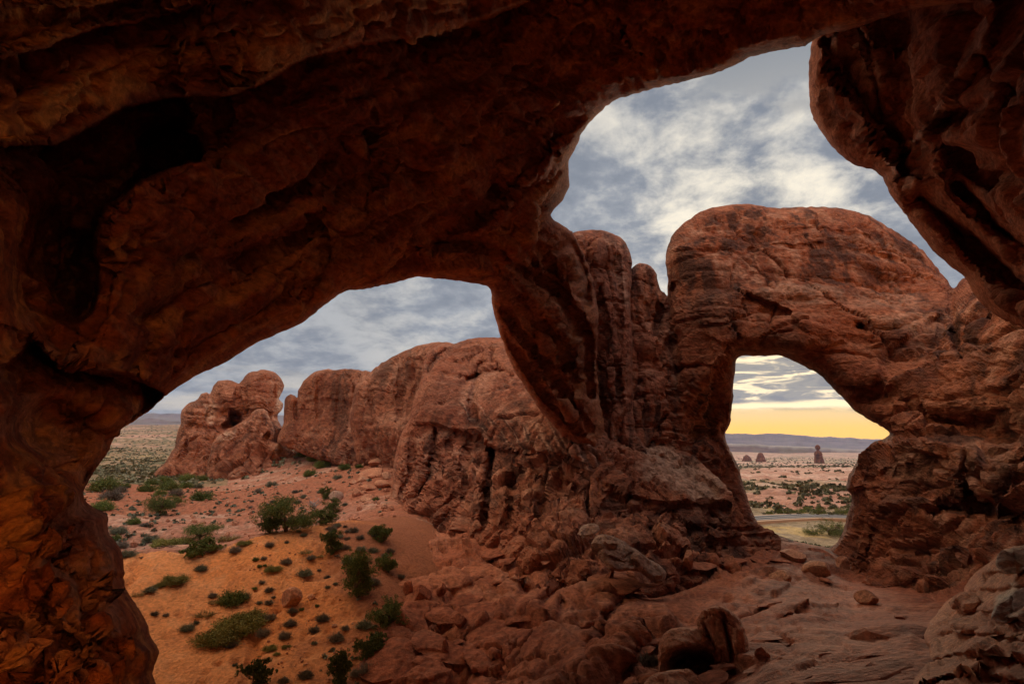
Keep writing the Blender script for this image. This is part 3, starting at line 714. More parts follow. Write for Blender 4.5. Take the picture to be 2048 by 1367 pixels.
# alcove wall closing the cave around and behind the viewer
th = np.linspace(0, 2 * math.pi, 97)[:-1]; ph = np.linspace(R(57), R(180), 44)
TT, PP = np.meshgrid(th, ph)
dirs = np.stack([np.sin(PP) * np.cos(TT), np.cos(PP), np.sin(PP) * np.sin(TT)], -1).reshape(-1, 3)
shell = dirs * np.array([13.5, 14.0, 12.5]) + [0, -0.5, 0.8]
shell[:, 2] = np.maximum(shell[:, 2], -9.0)
shell = shell * (1 + 0.10 * fbm(shell * 0.2, 4, 77))[:, None]
outer = shell * 1.35
n0 = len(th); m0 = len(ph)
i = (np.arange(m0 - 1)[:, None] * n0 + np.arange(n0)[None]).ravel(); j = (np.arange(m0 - 1)[:, None] * n0 + (np.arange(n0)[None] + 1) % n0).ravel()
fcen = dirs[i]; gap_ = np.arccos(np.clip(fcen @ np.array([0.50, -0.84, 0.16]), -1, 1)) + 0.15 * fbm(fcen * 2, 3, 78) > R(36)      # opening added unseen behind the viewer to let light onto the cave walls
i, j = i[gap_], j[gap_]
q1 = np.stack([i, j, j + n0, i + n0], -1); q2 = q1[:, ::-1] + len(shell)
e = np.arange(n0); q3 = np.stack([e, e + len(shell), (e + 1) % n0 + len(shell), (e + 1) % n0], -1)
mesh_obj('alcove_wall', np.concatenate([shell, outer]), [q1, q2, q3], M_NEAR, arch, tint=C_CAVE(np.concatenate([shell, outer]), np.zeros(2 * len(shell))))

# ------------------------------------------------------------------ hanging rock, upper right
def d_hang(P):
    return rock(P, (0.2, 0.4), [((0.22, 0.22, 0.22), 0.9, 0.4, 0.25), ((0.6, 0.6, 0.6), 0.32, 0.3, 0.3)], ((0.3, 0.3, 0.3), 0.3, 0.03, 0.5), None, None, (2.0, 0.05), None, [((0.75, -0.2, 0.62), 1.9, 0.40, 0.09, 0.5), ((0.75, -0.2, 0.62), 0.7, 0.06, 0.05, 0.5)], 200)
hang_poly = [(1640, -80), (1622, 90), (1617, 150), (1620, 210), (1630, 245), (1650, 275), (1670, 300), (1710, 330), (1745, 338), (1765, 355), (1780, 390), (1800, 415), (1830, 455),
    (1870, 505), (1905, 535), (1930, 553), (1950, 590), (1985, 625), (2020, 645), (2060, 662), (2300, 800), (3600, 1300), (3600, -900), (1900, -600), (1700, -300)]
hang_ctrl = [(1622, 90, 27), (1700, 300, 26), (1660, 200, 26.5), (1770, 360, 25), (1640, -80, 26), (1850, 100, 22), (2048, 0, 17), (2048, 300, 16), (1850, 450, 24), (1930, 550, 24), (2048, 640, 20),
    (2500, 900, 11), (2500, -300, 10), (2000, 450, 20), (3400, 900, 6), (3400, -600, 6), (1750, 150, 24), (1800, 300, 23.5), (1900, -500, 18)]
hang_feats = [ledge([(1800, 365), (1780, 310), (1740, 240), (1700, 190), (1660, 120), (1632, 80)], 1.6, 10, 70),
    groove([(1985, -20), (1965, 90), (1905, 190), (1840, 270), (1790, 315), (1800, 350)], -0.7, 13), groove([(2000, 190), (1950, 240), (1880, 262), (1830, 285)], -0.6, 9),
    bump(1790, 75, 45, 60, -1.5), bump(1810, 170, 45, 50, -0.8), bump(1910, 235, 60, 22, -1.8, -20), bump(1960, 330, 70, 40, -1.6, 20), bump(1880, 330, 50, 28, 0.8, 30),
    groove([(1820, 380), (1900, 450), (1990, 530), (2080, 600)], 1.8, 18), groove([(1900, 350), (1980, 440), (2080, 520)], 1.4, 14), groove([(1960, 100), (1990, 150), (2060, 200)], 0.6, 6),
    groove([(1840, 420), (1900, 490), (1960, 560), (2040, 620)], -0.8, 12), groove([(1690, 30), (1740, 110), (1757, 200), (1770, 290)], 0.6, 6)]
hang, _ = relief('hanging_rock', (M_NEAR, C_HANG), hang_poly, hang_ctrl, 4.0, (), 60, 2.6, 6.0, hang_feats, d_hang, taper=30, rimk=0.15, seed=3,
    patches=[(1715, 110, 42, 95, 0.75, -15), (1735, 210, 18, 60, 0.6, -15), (1850, 262, 14, 110, 0.45, 40), (1960, 60, 26, 80, 0.35, 10), (1810, 330, 14, 50, 0.4, -20), (1800, 95, 40, 70, -0.4), (1960, 370, 60, 40, -0.5)])
tag(hang, 'reddish brown overhanging rock with pale scar, filling the upper right corner', 'rock overhang')

# ------------------------------------------------------------------ window arch: dome, piers and sill round the small opening
def d_dome(P):
    low = smooth(6.0, 0.0, P[:, 2])
    top = rock(P, (0.13, 0.7), [((0.16, 0.16, 0.34), 0.40, 0.5, 0.2), ((0.5, 0.5, 0.8), 0.09, 0.4, 0.3)], ((0.16, 0.16, 0.16), 0.4, 0.02, 0.7), (0.6, 0.18, (0.08, 0.02, 0)), None, (1.8, 0.09), None, [((0.10, 0.05, 1.0), 1.7, 0.42, 0.13, 0.8), ((0.14, 0.05, 1.0), 0.6, 0.07, 0.07, 0.6), ((0.8, 0.6, 0.15), 4.5, 0.6, 0.12, 1.2)], 300)
    return top + low * rock(P, (0.2, 0), [((0.35, 0.35, 0.5), 0.7, 0.35, 0.35), ((0.9, 0.9, 1.1), 0.22, 0.3, 0.3)], None, None, None, (1.8, 0.10), s=340)
win_poly = [(1335, 575), (1331, 520), (1336, 490), (1348, 466), (1370, 445), (1400, 425), (1440, 412), (1490, 408), (1535, 414), (1560, 416), (1600, 414), (1650, 414), (1700, 420), (1740, 432), (1770, 450),
    (1810, 475), (1845, 500), (1870, 530), (1895, 560), (1908, 577), (1925, 557), (1945, 551), (1975, 545), (2100, 545), (2300, 600), (3600, 900), (3600, 1700), (2300, 1500), (2050, 1330), (1800, 1300), (1500, 1270), (1290, 1200),
    (1280, 900), (1285, 700), (1320, 640)]
hole = [(1475, 715), (1500, 712), (1530, 711), (1560, 711), (1580, 720), (1610, 733), (1640, 750), (1665, 775), (1690, 800), (1710, 822), (1740, 840), (1765, 855), (1780, 867), (1766, 877), (1745, 885), (1725, 905),
    (1712, 925), (1695, 955), (1692, 975), (1704, 995), (1697, 1020), (1690, 1050), (1680, 1075), (1668, 1090), (1640, 1098), (1600, 1084), (1565, 1072), (1540, 1062), (1518, 1050), (1510, 1036), (1500, 1010), (1490, 980), (1475, 930),
    (1460, 900), (1450, 870), (1461, 840), (1465, 800), (1468, 760)]
win_ctrl = [(1333, 500, 48), (1335, 570, 47), (1400, 430, 50), (1550, 415, 52), (1550, 550, 45.5), (1700, 425, 52), (1900, 570, 48), (1700, 560, 45.5), (1450, 650, 43), (1550, 700, 42), (1700, 700, 41), (1850, 650, 42),
    (1950, 600, 40), (1470, 715, 43), (1780, 868, 36), (1850, 750, 36.5), (2000, 750, 32), (2000, 950, 29), (1850, 950, 31.5), (1700, 960, 36), (1750, 1100, 32), (1650, 1098, 38), (1550, 1060, 40), (1850, 1190, 26.5),
    (1700, 1180, 31), (1380, 900, 43), (1300, 1000, 42), (1450, 870, 46), (2500, 900, 14), (2500, 600, 17), (1930, 1170, 24), (3400, 1000, 7), (1340, 700, 45), (1400, 760, 44), (1400, 1230, 38), (2048, 1130, 21)]
win_feats = [groove([(1535, 412), (1525, 450), (1510, 500), (1500, 540)], 0.6, 5), ledge([(1490, 580), (1530, 595), (1570, 610), (1600, 640), (1610, 655)], 1.1, 9, 34), groove([(1700, 650), (1780, 660), (1850, 645), (1905, 640)], 0.7, 10),
    ledge([(1360, 590), (1500, 560), (1700, 570), (1900, 590)], -1.1, 26, 60), bump(1800, 640, 110, 36, 1.2), bump(1600, 660, 60, 36, 1.0), bump(1640, 480, 170, 60, 0.8), bump(1420, 500, 60, 60, 0.8),
    groove([(1540, 460), (1650, 455), (1760, 480)], 0.4, 4), groove([(1540, 490), (1660, 488), (1800, 520)], 0.4, 4), groove([(1560, 425), (1640, 428), (1700, 440)], 0.3, 3),
    groove([(1908, 577), (1905, 620), (1912, 680), (1935, 730)], 1.6, 8), bump(1940, 620, 34, 60, 1.0),
    groove([(1690, 800), (1760, 790), (1850, 830), (1950, 850), (2060, 860)], 1.2, 22), ledge([(1780, 868), (1850, 870), (1930, 878), (2060, 880)], -1.3, 12, 80),
    groove([(1745, 1050), (1735, 1090), (1715, 1150), (1700, 1190)], 0.6, 5), groove([(1800, 1180), (1860, 1150), (1930, 1140), (1960, 1120)], 0.8, 10), bump(1870, 1165, 60, 30, 1.0),
    groove([(1860, 1020), (1950, 1015), (2050, 1035)], 1.4, 10), bump(1830, 960, 60, 45, -0.8), bump(1960, 950, 60, 50, 1.2), groove([(1935, 890), (1930, 960), (1945, 1010)], 0.7, 8), groove([(1760, 890), (1740, 950), (1760, 1010)], 0.6, 9),
    groove([(1345, 560), (1342, 640), (1346, 720), (1360, 800)], 1.5, 9), groove([(1600, 1090), (1640, 1130), (1660, 1180)], 0.5, 6), bump(1420, 830, 36, 60, -2.0, 8), ledge([(1470, 715), (1440, 722), (1425, 760), (1420, 800), (1400, 840)], -1.6, 8, 30)]
win, win_d = relief('window_arch', (M_MID, C_DOME), win_poly, win_ctrl, 3.4, (hole,), 46, 3.0, 7.0, win_feats, d_dome, taper=26, rimk=0.2, seed=5,
    patches=[(1620, 590, 110, 20, 0.5, 3), (1760, 600, 90, 26, 0.35), (1800, 650, 90, 18, 0.4, 2), (1800, 930, 30, 40, 0.4, 20), (1990, 930, 60, 50, 0.35), (1690, 545, 150, 22, -0.25), (1440, 600, 60, 70, -0.45), (1860, 940, 60, 40, -0.5), (1640, 480, 160, 20, -0.15)])
tag(win, 'domed red sandstone arch with a small window opening onto the sunset plain', 'rock arch')

# ------------------------------------------------------------------ joint columns between the two arches
def d_col(P):
    return rock(P, (0.15, 0.5), [((0.35, 0.35, 0.09), 0.7, 0.3, 0.5), ((0.7, 0.7, 0.35), 0.28, 0.3, 0.4)], ((0.3, 0.3, 0.1), 0.4, 0.03, 0.5), None, None, (1.8, 0.10), None, [((0.9, 0.3, 0.02), 1.1, 0.5, 0.10, 0.4), ((0.0, 0.1, 1.0), 2.4, 0.3, 0.10, 0.6)], 400)
col_a, _ = relief('rock_column', (M_MID, C_COL), [(1110, 480), (1140, 468), (1160, 461), (1185, 459), (1212, 463), (1240, 474), (1257, 494), (1264, 522), (1262, 600), (1266, 720), (1275, 860), (1330, 960), (1150, 960), (1100, 700)],
    [(1130, 480, 43), (1200, 465, 45.5), (1255, 520, 45), (1200, 600, 42.5), (1220, 750, 42), (1250, 880, 41), (1150, 900, 43)], 3.5, (), 26, 2.2, 5.0,
    [groove([(1200, 560), (1205, 640), (1200, 740), (1210, 840)], 0.8, 7), groove([(1235, 500), (1240, 600), (1238, 720), (1245, 820)], 0.7, 6), bump(1200, 500, 50, 30, 0.8)], d_col, seed=6)
tag(col_a, 'broad round-topped rock column rising just right of the near arch', 'rock column')
col_b, _ = relief('rock_column', (M_MID, C_COL), [(1256, 560), (1263, 536), (1272, 527), (1286, 525), (1303, 531), (1314, 548), (1320, 575), (1340, 600), (1352, 700), (1370, 850), (1400, 960), (1260, 960), (1250, 750)],
    [(1290, 530, 47), (1260, 600, 46), (1300, 700, 45.2), (1350, 700, 46.5), (1300, 880, 42.5), (1380, 900, 43.5)], 3.5, (), 18, 2.0, 5.0,
    [groove([(1275, 640), (1278, 720), (1272, 800)], 0.8, 6), bump(1297, 680, 18, 30, 0.7), bump(1300, 780, 22, 40, 0.6), groove([(1325, 600), (1328, 720), (1332, 840)], 0.8, 7), groove([(1258, 800), (1300, 790), (1350, 800)], 0.7, 6)], d_col, seed=8)
tag(col_b, 'narrow dark rock column wedged between the broad column and the dome', 'rock column')

# ------------------------------------------------------------------ shelf under the columns
def d_shelf(P):
    return rock(P, (0.2, 0.35), [((0.4, 0.4, 0.6), 0.5, 0.4, 0.35), ((1.0, 1.0, 1.4), 0.18, 0.3, 0.4)], ((0.35, 0.35, 0.35), 0.4, 0.03, 0.5), None, ((0.5, 0.5, 1.2), 0.12, 0.4), (2.0, 0.09), None, [((0.1, 0.1, 1.0), 1.0, 0.35, 0.08, 0.5), ((0.8, 0.5, 0.1), 2.2, 0.4, 0.08, 0.5)], 500)
shelf, _ = relief('rock_shelf', (M_MID, C_DOME), [(1180, 960), (1205, 925), (1250, 905), (1310, 893), (1360, 886), (1385, 908), (1425, 945), (1452, 968), (1470, 1000), (1490, 1035), (1520, 1052), (1548, 1064), (1560, 1085), (1540, 1150), (1400, 1200), (1280, 1150), (1190, 1080)],
    [(1250, 910, 40), (1310, 896, 42), (1370, 900, 42.5), (1300, 985, 36.5), (1450, 985, 37), (1400, 1110, 33), (1540, 1070, 37), (1230, 1060, 33.8), (1300, 1150, 30.5), (1200, 960, 37.3)], 3.5, (), 30, 0.3, 5.0,
    [ledge([(1215, 968), (1260, 985), (1320, 1002), (1390, 1002), (1465, 1000)], 1.0, 7, 40), groove([(1340, 1010), (1345, 1060), (1335, 1120)], 0.6, 6), groove([(1430, 1010), (1420, 1070), (1440, 1120)], 0.5, 6), groove([(1300, 905), (1370, 940), (1440, 980)], 0.4, 6), groove([(1230, 1040), (1320, 1060), (1440, 1055)], 0.5, 6)],
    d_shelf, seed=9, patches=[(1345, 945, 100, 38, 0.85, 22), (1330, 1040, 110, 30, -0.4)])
tag(shelf, 'pale-topped rock shelf with a dark face at the left foot of the window', 'rock shelf')

# ------------------------------------------------------------------ the long fin: near wall, middle wall, far block
def d_cliff(P):
    low = smooth(2.0, -2.5, P[:, 2] + 1.2 * fbm(P * 0.2, 3, 660))
    h = rock(P, (0.12, 0.8), [((0.12, 0.12, 0.08), 0.5, 0.6, 0.3)], ((0.16, 0.16, 0.07), 0.5, 0.02, 0.6), (0.4, 0.14, (0, 0, 0)), None, (1.5, 0.11), None, [((0.1, 0.1, 1.0), 2.2, 0.35, 0.14, 1.0), ((0.85, 0.5, 0.05), 5.0, 0.8, 0.16, 0.9)], 600)
    h2 = rock(P, (0.3, 0.2), [((0.30, 0.30, 0.17), 1.0, 0.25, 0.4), ((0.75, 0.75, 0.30), 0.38, 0.25, 0.5), ((1.6, 1.6, 0.9), 0.12, 0.2, 0.4)], ((0.3, 0.3, 0.09), 0.6, 0.03, 0.4), None, None, (2.0, 0.11), None, [((0.85, 0.5, 0.18), 3.7, 0.35, 0.09, 1.5), ((0.10, 0.05, 1.0), 2.1, 0.26, 0.09, 1.1)], 640)
    return h * (1 - low) + h2 * low
near_wall, _ = relief('sandstone_wall', (M_MID, C_CLIFF), [(853, 706), (866, 696), (885, 688), (905, 688), (930, 680), (965, 675), (1003, 675), (1050, 680), (1150, 690), (1200, 760), (1240, 850), (1330, 930), (1370, 1000), (1380, 1150), (1250, 1230), (1100, 1180), (1000, 1140), (900, 1100), (800, 1066), (772, 1020),
        (782, 985), (785, 945), (792, 900), (800, 872), (812, 850), (822, 828), (829, 797), (842, 759)],
    [(853, 704, 66), (930, 683, 67), (1005, 677, 65), (1100, 690, 58), (842, 759, 60), (950, 780, 55), (1000, 800, 51), (1010, 760, 55), (829, 797, 58), (794, 880, 55), (787, 950, 51.5), (785, 1000, 49), (900, 900, 48), (1000, 900, 46), (1100, 850, 42.0), (1085, 815, 46), (1135, 870, 40.4), (1170, 890, 39.6), (1150, 935, 38.4), (900, 1000, 43.5),
     (1000, 1000, 39.5), (1000, 1090, 34.8), (1100, 1000, 37.5), (1100, 1110, 31.2), (1200, 1000, 36.5), (1200, 1130, 28.6), (1300, 1000, 37), (1300, 1080, 33.5), (1000, 1130, 34.0), (850, 1060, 43.5), (1250, 1200, 27)], 3.0, (), 40, 3.5, 8.0,
    [ledge([(850, 822), (900, 838), (950, 862), (1000, 890), (1100, 905), (1200, 950)], 0.3, 14, 60), ledge([(812, 846), (865, 844), (920, 860), (955, 866), (990, 893), (1040, 899), (1092, 900), (1165, 922)], 1.5, 8, 50), groove([(851, 756), (860, 735), (874, 716), (902, 696)], 2.2, 6), groove([(925, 768), (936, 760), (956, 750), (995, 741), (1015, 744)], 1.8, 5), groove([(975, 716), (960, 735), (952, 760), (944, 797), (946, 825), (958, 850)], 1.5, 6), groove([(831, 826), (826, 800), (838, 770)], 0.70, 6), groove([(986, 890), (979, 958), (966, 1056)], 2.2, 5), groove([(1024, 985), (1017, 1043), (1005, 1060)], 0.80, 6), groove([(872, 850), (865, 913), (832, 1004)], 1.6, 5), groove([(899, 865), (885, 968), (870, 1010)], 0.75, 5), groove([(1101, 922), (1087, 1002), (1055, 1066)], 0.75, 5), groove([(833, 915), (797, 995)], 0.75, 5), groove([(1052, 915), (1042, 975), (1046, 1040)], 0.60, 5), groove([(940, 870), (930, 930), (925, 1000), (905, 1050)], 0.70, 5), bump(1010, 800, 70, 55, 1.8, -25), bump(880, 790, 40, 60, 1.2, 20), groove([(925, 760), (945, 745), (975, 730), (1000, 700)], 0.50, 8), groove([(940, 800), (945, 840), (960, 880)], 0.45, 7), ledge([(880, 740), (930, 748), (985, 755)], 0.8, 8, 30),
     groove([(850, 760), (860, 700), (900, 690)], 0.45, 6), groove([(830, 880), (815, 940), (800, 1000)], 0.70, 7), groove([(880, 900), (858, 950), (838, 1010)], 0.50, 6), groove([(930, 880), (925, 940), (900, 1010), (895, 1050)], 0.60, 7),
     groove([(985, 890), (978, 950), (972, 1010), (965, 1070)], 1.10, 9), groove([(1035, 900), (1025, 960), (1020, 1040)], 0.60, 7), groove([(1090, 950), (1080, 1010), (1065, 1080)], 0.50, 7), groove([(1150, 960), (1140, 1010), (1110, 1040)], 0.40, 6),
     bump(1000, 985, 20, 45, 0.8), bump(945, 1030, 22, 45, 0.9, 5), bump(1055, 1010, 26, 50, 0.7, 5), bump(870, 1000, 22, 50, 0.7, 15), groove([(860, 985), (940, 1010), (1010, 1050), (1080, 1100)], 0.25, 6),
     groove([(1010, 820), (1060, 900), (1090, 960)], 0.25, 5), groove([(1060, 810), (1110, 880), (1150, 950)], 0.25, 5), groove([(1100, 800), (1150, 870), (1190, 940)], 0.20, 5), bump(1225, 950, 26, 40, 0.6)],
    d_cliff, taper=24, rimk=0.25, seed=11, patches=[(940 + 11.5 * i_, 838 + 3.2 * i_ + 9 * ((i_ * 7) % 3 - 1), 46, 2.2 + (i_ * 5) % 3 * 0.8, (0.6 if i_ % 2 else -0.7), 52 + 0.7 * i_) for i_ in range(23)] + [(1125, 1027, 26, 10, -0.9), (960, 770, 50, 20, 0.3, -30), (1080, 870, 70, 20, -0.3, 50), (1040, 850, 60, 12, 0.3, 50)])
tag(near_wall, 'nearest red cliff wall with deep vertical cracks under the near arch', 'rock wall')
mid_wall, _ = relief('sandstone_wall', (M_FAR, C_FIN), [(905, 686), (925, 700), (930, 800), (900, 960), (850, 990), (790, 985), (740, 935), (716, 925), (705, 880), (700, 830), (708, 790), (714, 768), (735, 748), (752, 735), (770, 722), (800, 705), (835, 692), (870, 684)],
    [(740, 750, 92), (870, 690, 80), (800, 800, 82), (720, 900, 86), (830, 850, 74), (900, 800, 73), (715, 780, 90), (800, 960, 76)], 2.5, (), 26, 4.0, 9.0,
    [groove([(802, 705), (804, 740), (800, 800), (798, 850)], 1.6, 5), bump(770, 770, 26, 40, 1.4), bump(845, 730, 36, 26, 1.4), groove([(735, 760), (745, 820), (750, 880)], 1.0, 5), groove([(830, 760), (820, 800), (815, 850)], 1.0, 5), ledge([(715, 852), (770, 848), (820, 850)], -1.2, 10, 40), bump(725, 790, 14, 24, 1.0)],
    d_cliff, taper=16, rimk=0.25, seed=12)
tag(mid_wall, 'middle stretch of the red cliff fin with a stepped rounded top', 'rock wall')
far_wall, _ = relief('sandstone_wall', (M_FAR, C_FIN), [(556, 870), (566, 845), (568, 812), (571, 793), (580, 787), (589, 790), (595, 796), (597, 780), (607, 762), (625, 746), (650, 738), (672, 739), (690, 736), (725, 741), (765, 755), (790, 850), (770, 945), (700, 935), (640, 920), (600, 905), (555, 885)],
    [(600, 800, 126), (575, 800, 130), (650, 745, 122), (700, 750, 114), (740, 850, 102), (620, 900, 114), (650, 850, 118), (720, 920, 98), (570, 870, 124)], 2.2, (), 20, 4.0, 10.0,
    [groove([(594, 792), (592, 820), (596, 850)], 2.4, 4), groove([(640, 750), (634, 800), (640, 850)], 1.2, 4), groove([(672, 745), (676, 800), (670, 860)], 1.2, 4), groove([(705, 760), (712, 800), (722, 850)], 1.6, 4), ledge([(590, 860), (640, 868), (700, 880), (740, 890)], -1.6, 10, 40), bump(640, 775, 26, 30, 1.4), bump(690, 775, 22, 30, 1.4), ledge([(600, 800), (660, 795), (720, 810)], 0.8, 6, 30)],
    d_cliff, taper=14, rimk=0.25, seed=13)
tag(far_wall, 'far square-shouldered block of the red fin, beside the elephant-like rocks', 'rock wall')

# ------------------------------------------------------------------ the free-standing group on the left
def d_far(P):
    low = smooth(3.0, -4.0, P[:, 2] + 2 * fbm(P * 0.1, 3, 760))
    h = rock(P, (0.06, 1.2), [((0.08, 0.08, 0.10), 0.7, 1.0, 0.3)], ((0.08, 0.08, 0.05), 1.0, 0.025, 1.0), (0.2, 0.4, (0, 0, 0)), None, (0.7, 0.26), None, [((0.05, 0.05, 1.0), 4.0, 1.4, 0.35, 1.5), ((0.05, 0.05, 1.0), 1.7, 0.55, 0.22, 1.2), ((0.85, 0.5, 0.05), 9.0, 1.4, 0.35, 1.5)], 700)
    h2 = rock(P, (0.1, 0.5), [((0.13, 0.13, 0.08), 3.0, 0.6, 0.5), ((0.33, 0.33, 0.22), 1.2, 0.4, 0.5)], None, None, None, (0.8, 0.32), None, [((0.85, 0.5, 0.08), 5.0, 1.3, 0.3, 1.0)], 740)
    return h * (1 - low) + h2 * low
ele, _ = relief('sandstone_outcrop', (M_FAR, C_FIN), [(300, 962), (310, 943), (334, 918), (348, 894), (356, 858), (363, 846), (361, 827), (370, 811), (395, 797), (403, 787), (413, 783), (420, 788), (427, 771), (437, 762), (455, 759), (470, 763), (477, 767), (486, 758), (496, 746), (514, 741), (536, 740), (551, 746), (563, 758),
        (569, 770), (563, 786), (557, 797), (565, 806), (563, 822), (556, 828), (557, 842), (570, 870), (580, 960), (480, 1000), (400, 985), (330, 975)],
    [(320, 940, 140), (360, 830, 152), (450, 765, 158), (530, 745, 158), (560, 780, 160), (450, 850, 146), (520, 850, 146), (400, 960, 130), (560, 950, 132), (520, 800, 150), (440, 800, 151)], 2.0, (), 15, 5.0, 14.0,
    [groove([(418, 783), (420, 806), (416, 840)], 2.4, 4), groove([(478, 768), (474, 790), (480, 812)], 2.6, 4), ledge([(415, 812), (440, 820), (470, 816), (520, 818), (556, 822)], 2.4, 4, 18), bump(452, 785, 22, 24, 2.6), bump(525, 780, 34, 36, 3.2), bump(388, 820, 16, 30, 2.0),
     bump(470, 838, 12, 15, -10.0), bump(465, 852, 16, 9, -8.0), bump(556, 833, 7, 6, -4.0), ledge([(365, 850), (400, 862), (430, 860)], -1.5, 6, 30), groove([(380, 870), (370, 900), (350, 930)], 1.5, 5), groove([(420, 860), (400, 900), (385, 940)], 1.5, 5), groove([(545, 760), (550, 790), (540, 815)], 1.6, 4)],
    d_far, taper=10, rimk=0.25, seed=14, patches=[(420, 820, 8, 26, 0.6), (560, 800, 5, 24, 0.5)])
tag(ele, 'free-standing rock group with two bulbous heads and a dark cave, far left', 'rock outcrop')
spur, _ = relief('rock_spur', (M_FAR, C_FIN), [(505, 824), (513, 818), (526, 816), (536, 821), (540, 838), (546, 850), (549, 868), (545, 882), (560, 886), (576, 896), (592, 903), (600, 916), (602, 940), (600, 975), (520, 1000), (440, 995), (408, 985), (411, 962), (415, 930), (420, 902), (425, 884), (440, 869), (455, 857), (472, 850), (490, 838)],
    [(520, 822, 138), (480, 850, 136), (430, 900, 128), (415, 970, 118), (590, 920, 126), (540, 880, 128), (500, 930, 117), (560, 970, 116), (480, 980, 112)], 2.0, (), 14, 4.0, 12.0,
    [groove([(540, 860), (520, 890), (495, 925)], 3.0, 4), bump(525, 828, 16, 12, 1.8), bump(510, 850, 18, 14, 1.4), bump(545, 890, 14, 14, 2.0), ledge([(428, 888), (460, 872), (490, 866)], 1.4, 5, 20), bump(450, 872, 22, 12, 1.4), groove([(560, 890), (570, 910), (600, 930)], 1.6, 4), groove([(440, 900), (430, 940), (425, 970)], 1.2, 4)],
    d_far, taper=10, rimk=0.25, seed=15, patches=[(452, 873, 20, 9, 0.6, -15)])
tag(spur, 'jumbled pyramid of rounded boulders standing in front of the cave', 'rock outcrop')

# ------------------------------------------------------------------ slickrock floor, sloping from the cliff foot to the viewer
def d_floor(P):
    r = np.linalg.norm(P, axis=1); k_ = smooth(8, 24, r)
    return rock(P, (0.25, 0.30), [((0.17, 0.17, 0.17), 1.0, 0.5, 0.35), ((0.42, 0.42, 0.42), 0.40, 0.3, 0.5), ((1.1, 1.1, 1.1), 0.11, 0.25, 0.5)], ((0.22, 0.22, 0.22), 0.5, 0.025, 0.6), None, None, (2.0, 0.07), None, [((0.75, 0.35, 0.55), 2.4, 0.35, 0.08, 0.9)], 800) * (0.34 + 0.55 * k_)
floor_poly = [(740, 1900), (700, 1500), (728, 1367), (742, 1310), (764, 1262), (802, 1212), (812, 1172), (792, 1122), (802, 1082), (790, 1034), (768, 1008), (790, 1000), (900, 1040), (1100, 1060), (1300, 1060), (1600, 1085), (1660, 1096), (1900, 1150), (2100, 1160), (3600, 1250), (3600, 2600), (1500, 2600)]
floor_ctrl = [(790, 1020, 48.5), (900, 1065, 41.5), (1000, 1095, 34.5), (1100, 1125, 30.6), (1200, 1160, 27), (1300, 1200, 24.0), (1400, 1195, 24.5), (1550, 1110, 35), (1650, 1110, 36), (1700, 1180, 28), (1850, 1200, 23.5), (1900, 1190, 22.5), (800, 1200, 27), (750, 1300, 22.2), (740, 1367, 20.6),
    (900, 1300, 22.3), (1000, 1200, 26.6), (900, 1150, 31), (1000, 1367, 20), (1200, 1300, 19.6), (1200, 1367, 16.8), (1400, 1367, 13), (1500, 1260, 18), (1650, 1230, 19), (1600, 1367, 10.2), (1800, 1260, 14.5), (1800, 1367, 8.7), (2048, 1300, 8), (2048, 1367, 6.5),
    (1000, 2000, 6.5), (2000, 2000, 2.8), (3400, 2000, 2.4), (1500, 1700, 5.6), (740, 1800, 9), (3400, 1300, 4), (900, 1030, 47), (1300, 1070, 39), (1600, 1090, 39)]
floor_feats = [ledge([(905, 1245), (925, 1290), (930, 1330), (975, 1340), (990, 1310), (1040, 1280)], 0.7, 5, 28), groove([(1070, 1130), (1110, 1100), (1150, 1075)], 0.9, 8), groove([(1080, 1210), (1140, 1150), (1180, 1090)], 1.1, 10), groove([(1160, 1270), (1210, 1235), (1260, 1190)], 1.0, 10),
    bump(1330, 1165, 80, 30, -7.0, -8), bump(1420, 1150, 60, 26, -1.6, 10), ledge([(1270, 1120), (1330, 1135), (1400, 1125), (1470, 1130)], 0.8, 6, 40), bump(1125, 1210, 10, 12, -0.8), groove([(1200, 1367), (1180, 1310), (1230, 1260)], 0.6, 8), groove([(1240, 1367), (1250, 1320), (1290, 1280)], 0.7, 8),
    bump(1040, 1260, 90, 60, 0.5), bump(900, 1330, 90, 40, 0.3), ledge([(860, 1175), (920, 1170), (980, 1150), (1060, 1160)], 0.5, 5, 24), ledge([(800, 1080), (870, 1070), (930, 1080)], 0.4, 5, 20), groove([(800, 1140), (880, 1110), (960, 1100)], 0.5, 6), groove([(850, 1150), (930, 1120), (1010, 1125)], 0.4, 5),
    bump(1600, 1215, 60, 14, 0.5), groove([(1560, 1240), (1640, 1215), (1760, 1225), (1860, 1215)], 0.5, 6), ledge([(1560, 1200), (1660, 1196), (1740, 1205)], -0.4, 6, 24), groove([(1470, 1240), (1550, 1200), (1600, 1150)], 0.5, 7), groove([(1440, 1210), (1500, 1170), (1560, 1140)], 0.5, 7),
    groove([(1540, 1260), (1580, 1290), (1570, 1340)], 0.5, 10), bump(1440, 1345, 70, 30, -1.0), bump(1330, 1320, 40, 40, -0.5), groove([(1000, 1367), (1080, 1330), (1160, 1330)], 0.35, 5), groove([(860, 1260), (900, 1240), (910, 1180)], 0.4, 5)]
floor_o, floor_d = relief('slickrock_slope', (M_NEAR, C_FLOOR), floor_poly, floor_ctrl, 3.2, (), 16, 0.6, 2.5, floor_feats, d_floor, taper=14, rimk=0.3, seed=17,
    patches=[(1190, 1120, 40, 50, 0.25), (1150, 1250, 60, 40, 0.2), (840, 1260, 60, 40, -0.15), (1620, 1130, 110, 34, -0.45), (1560, 1180, 80, 30, -0.3)])
tag(floor_o, kind='structure')

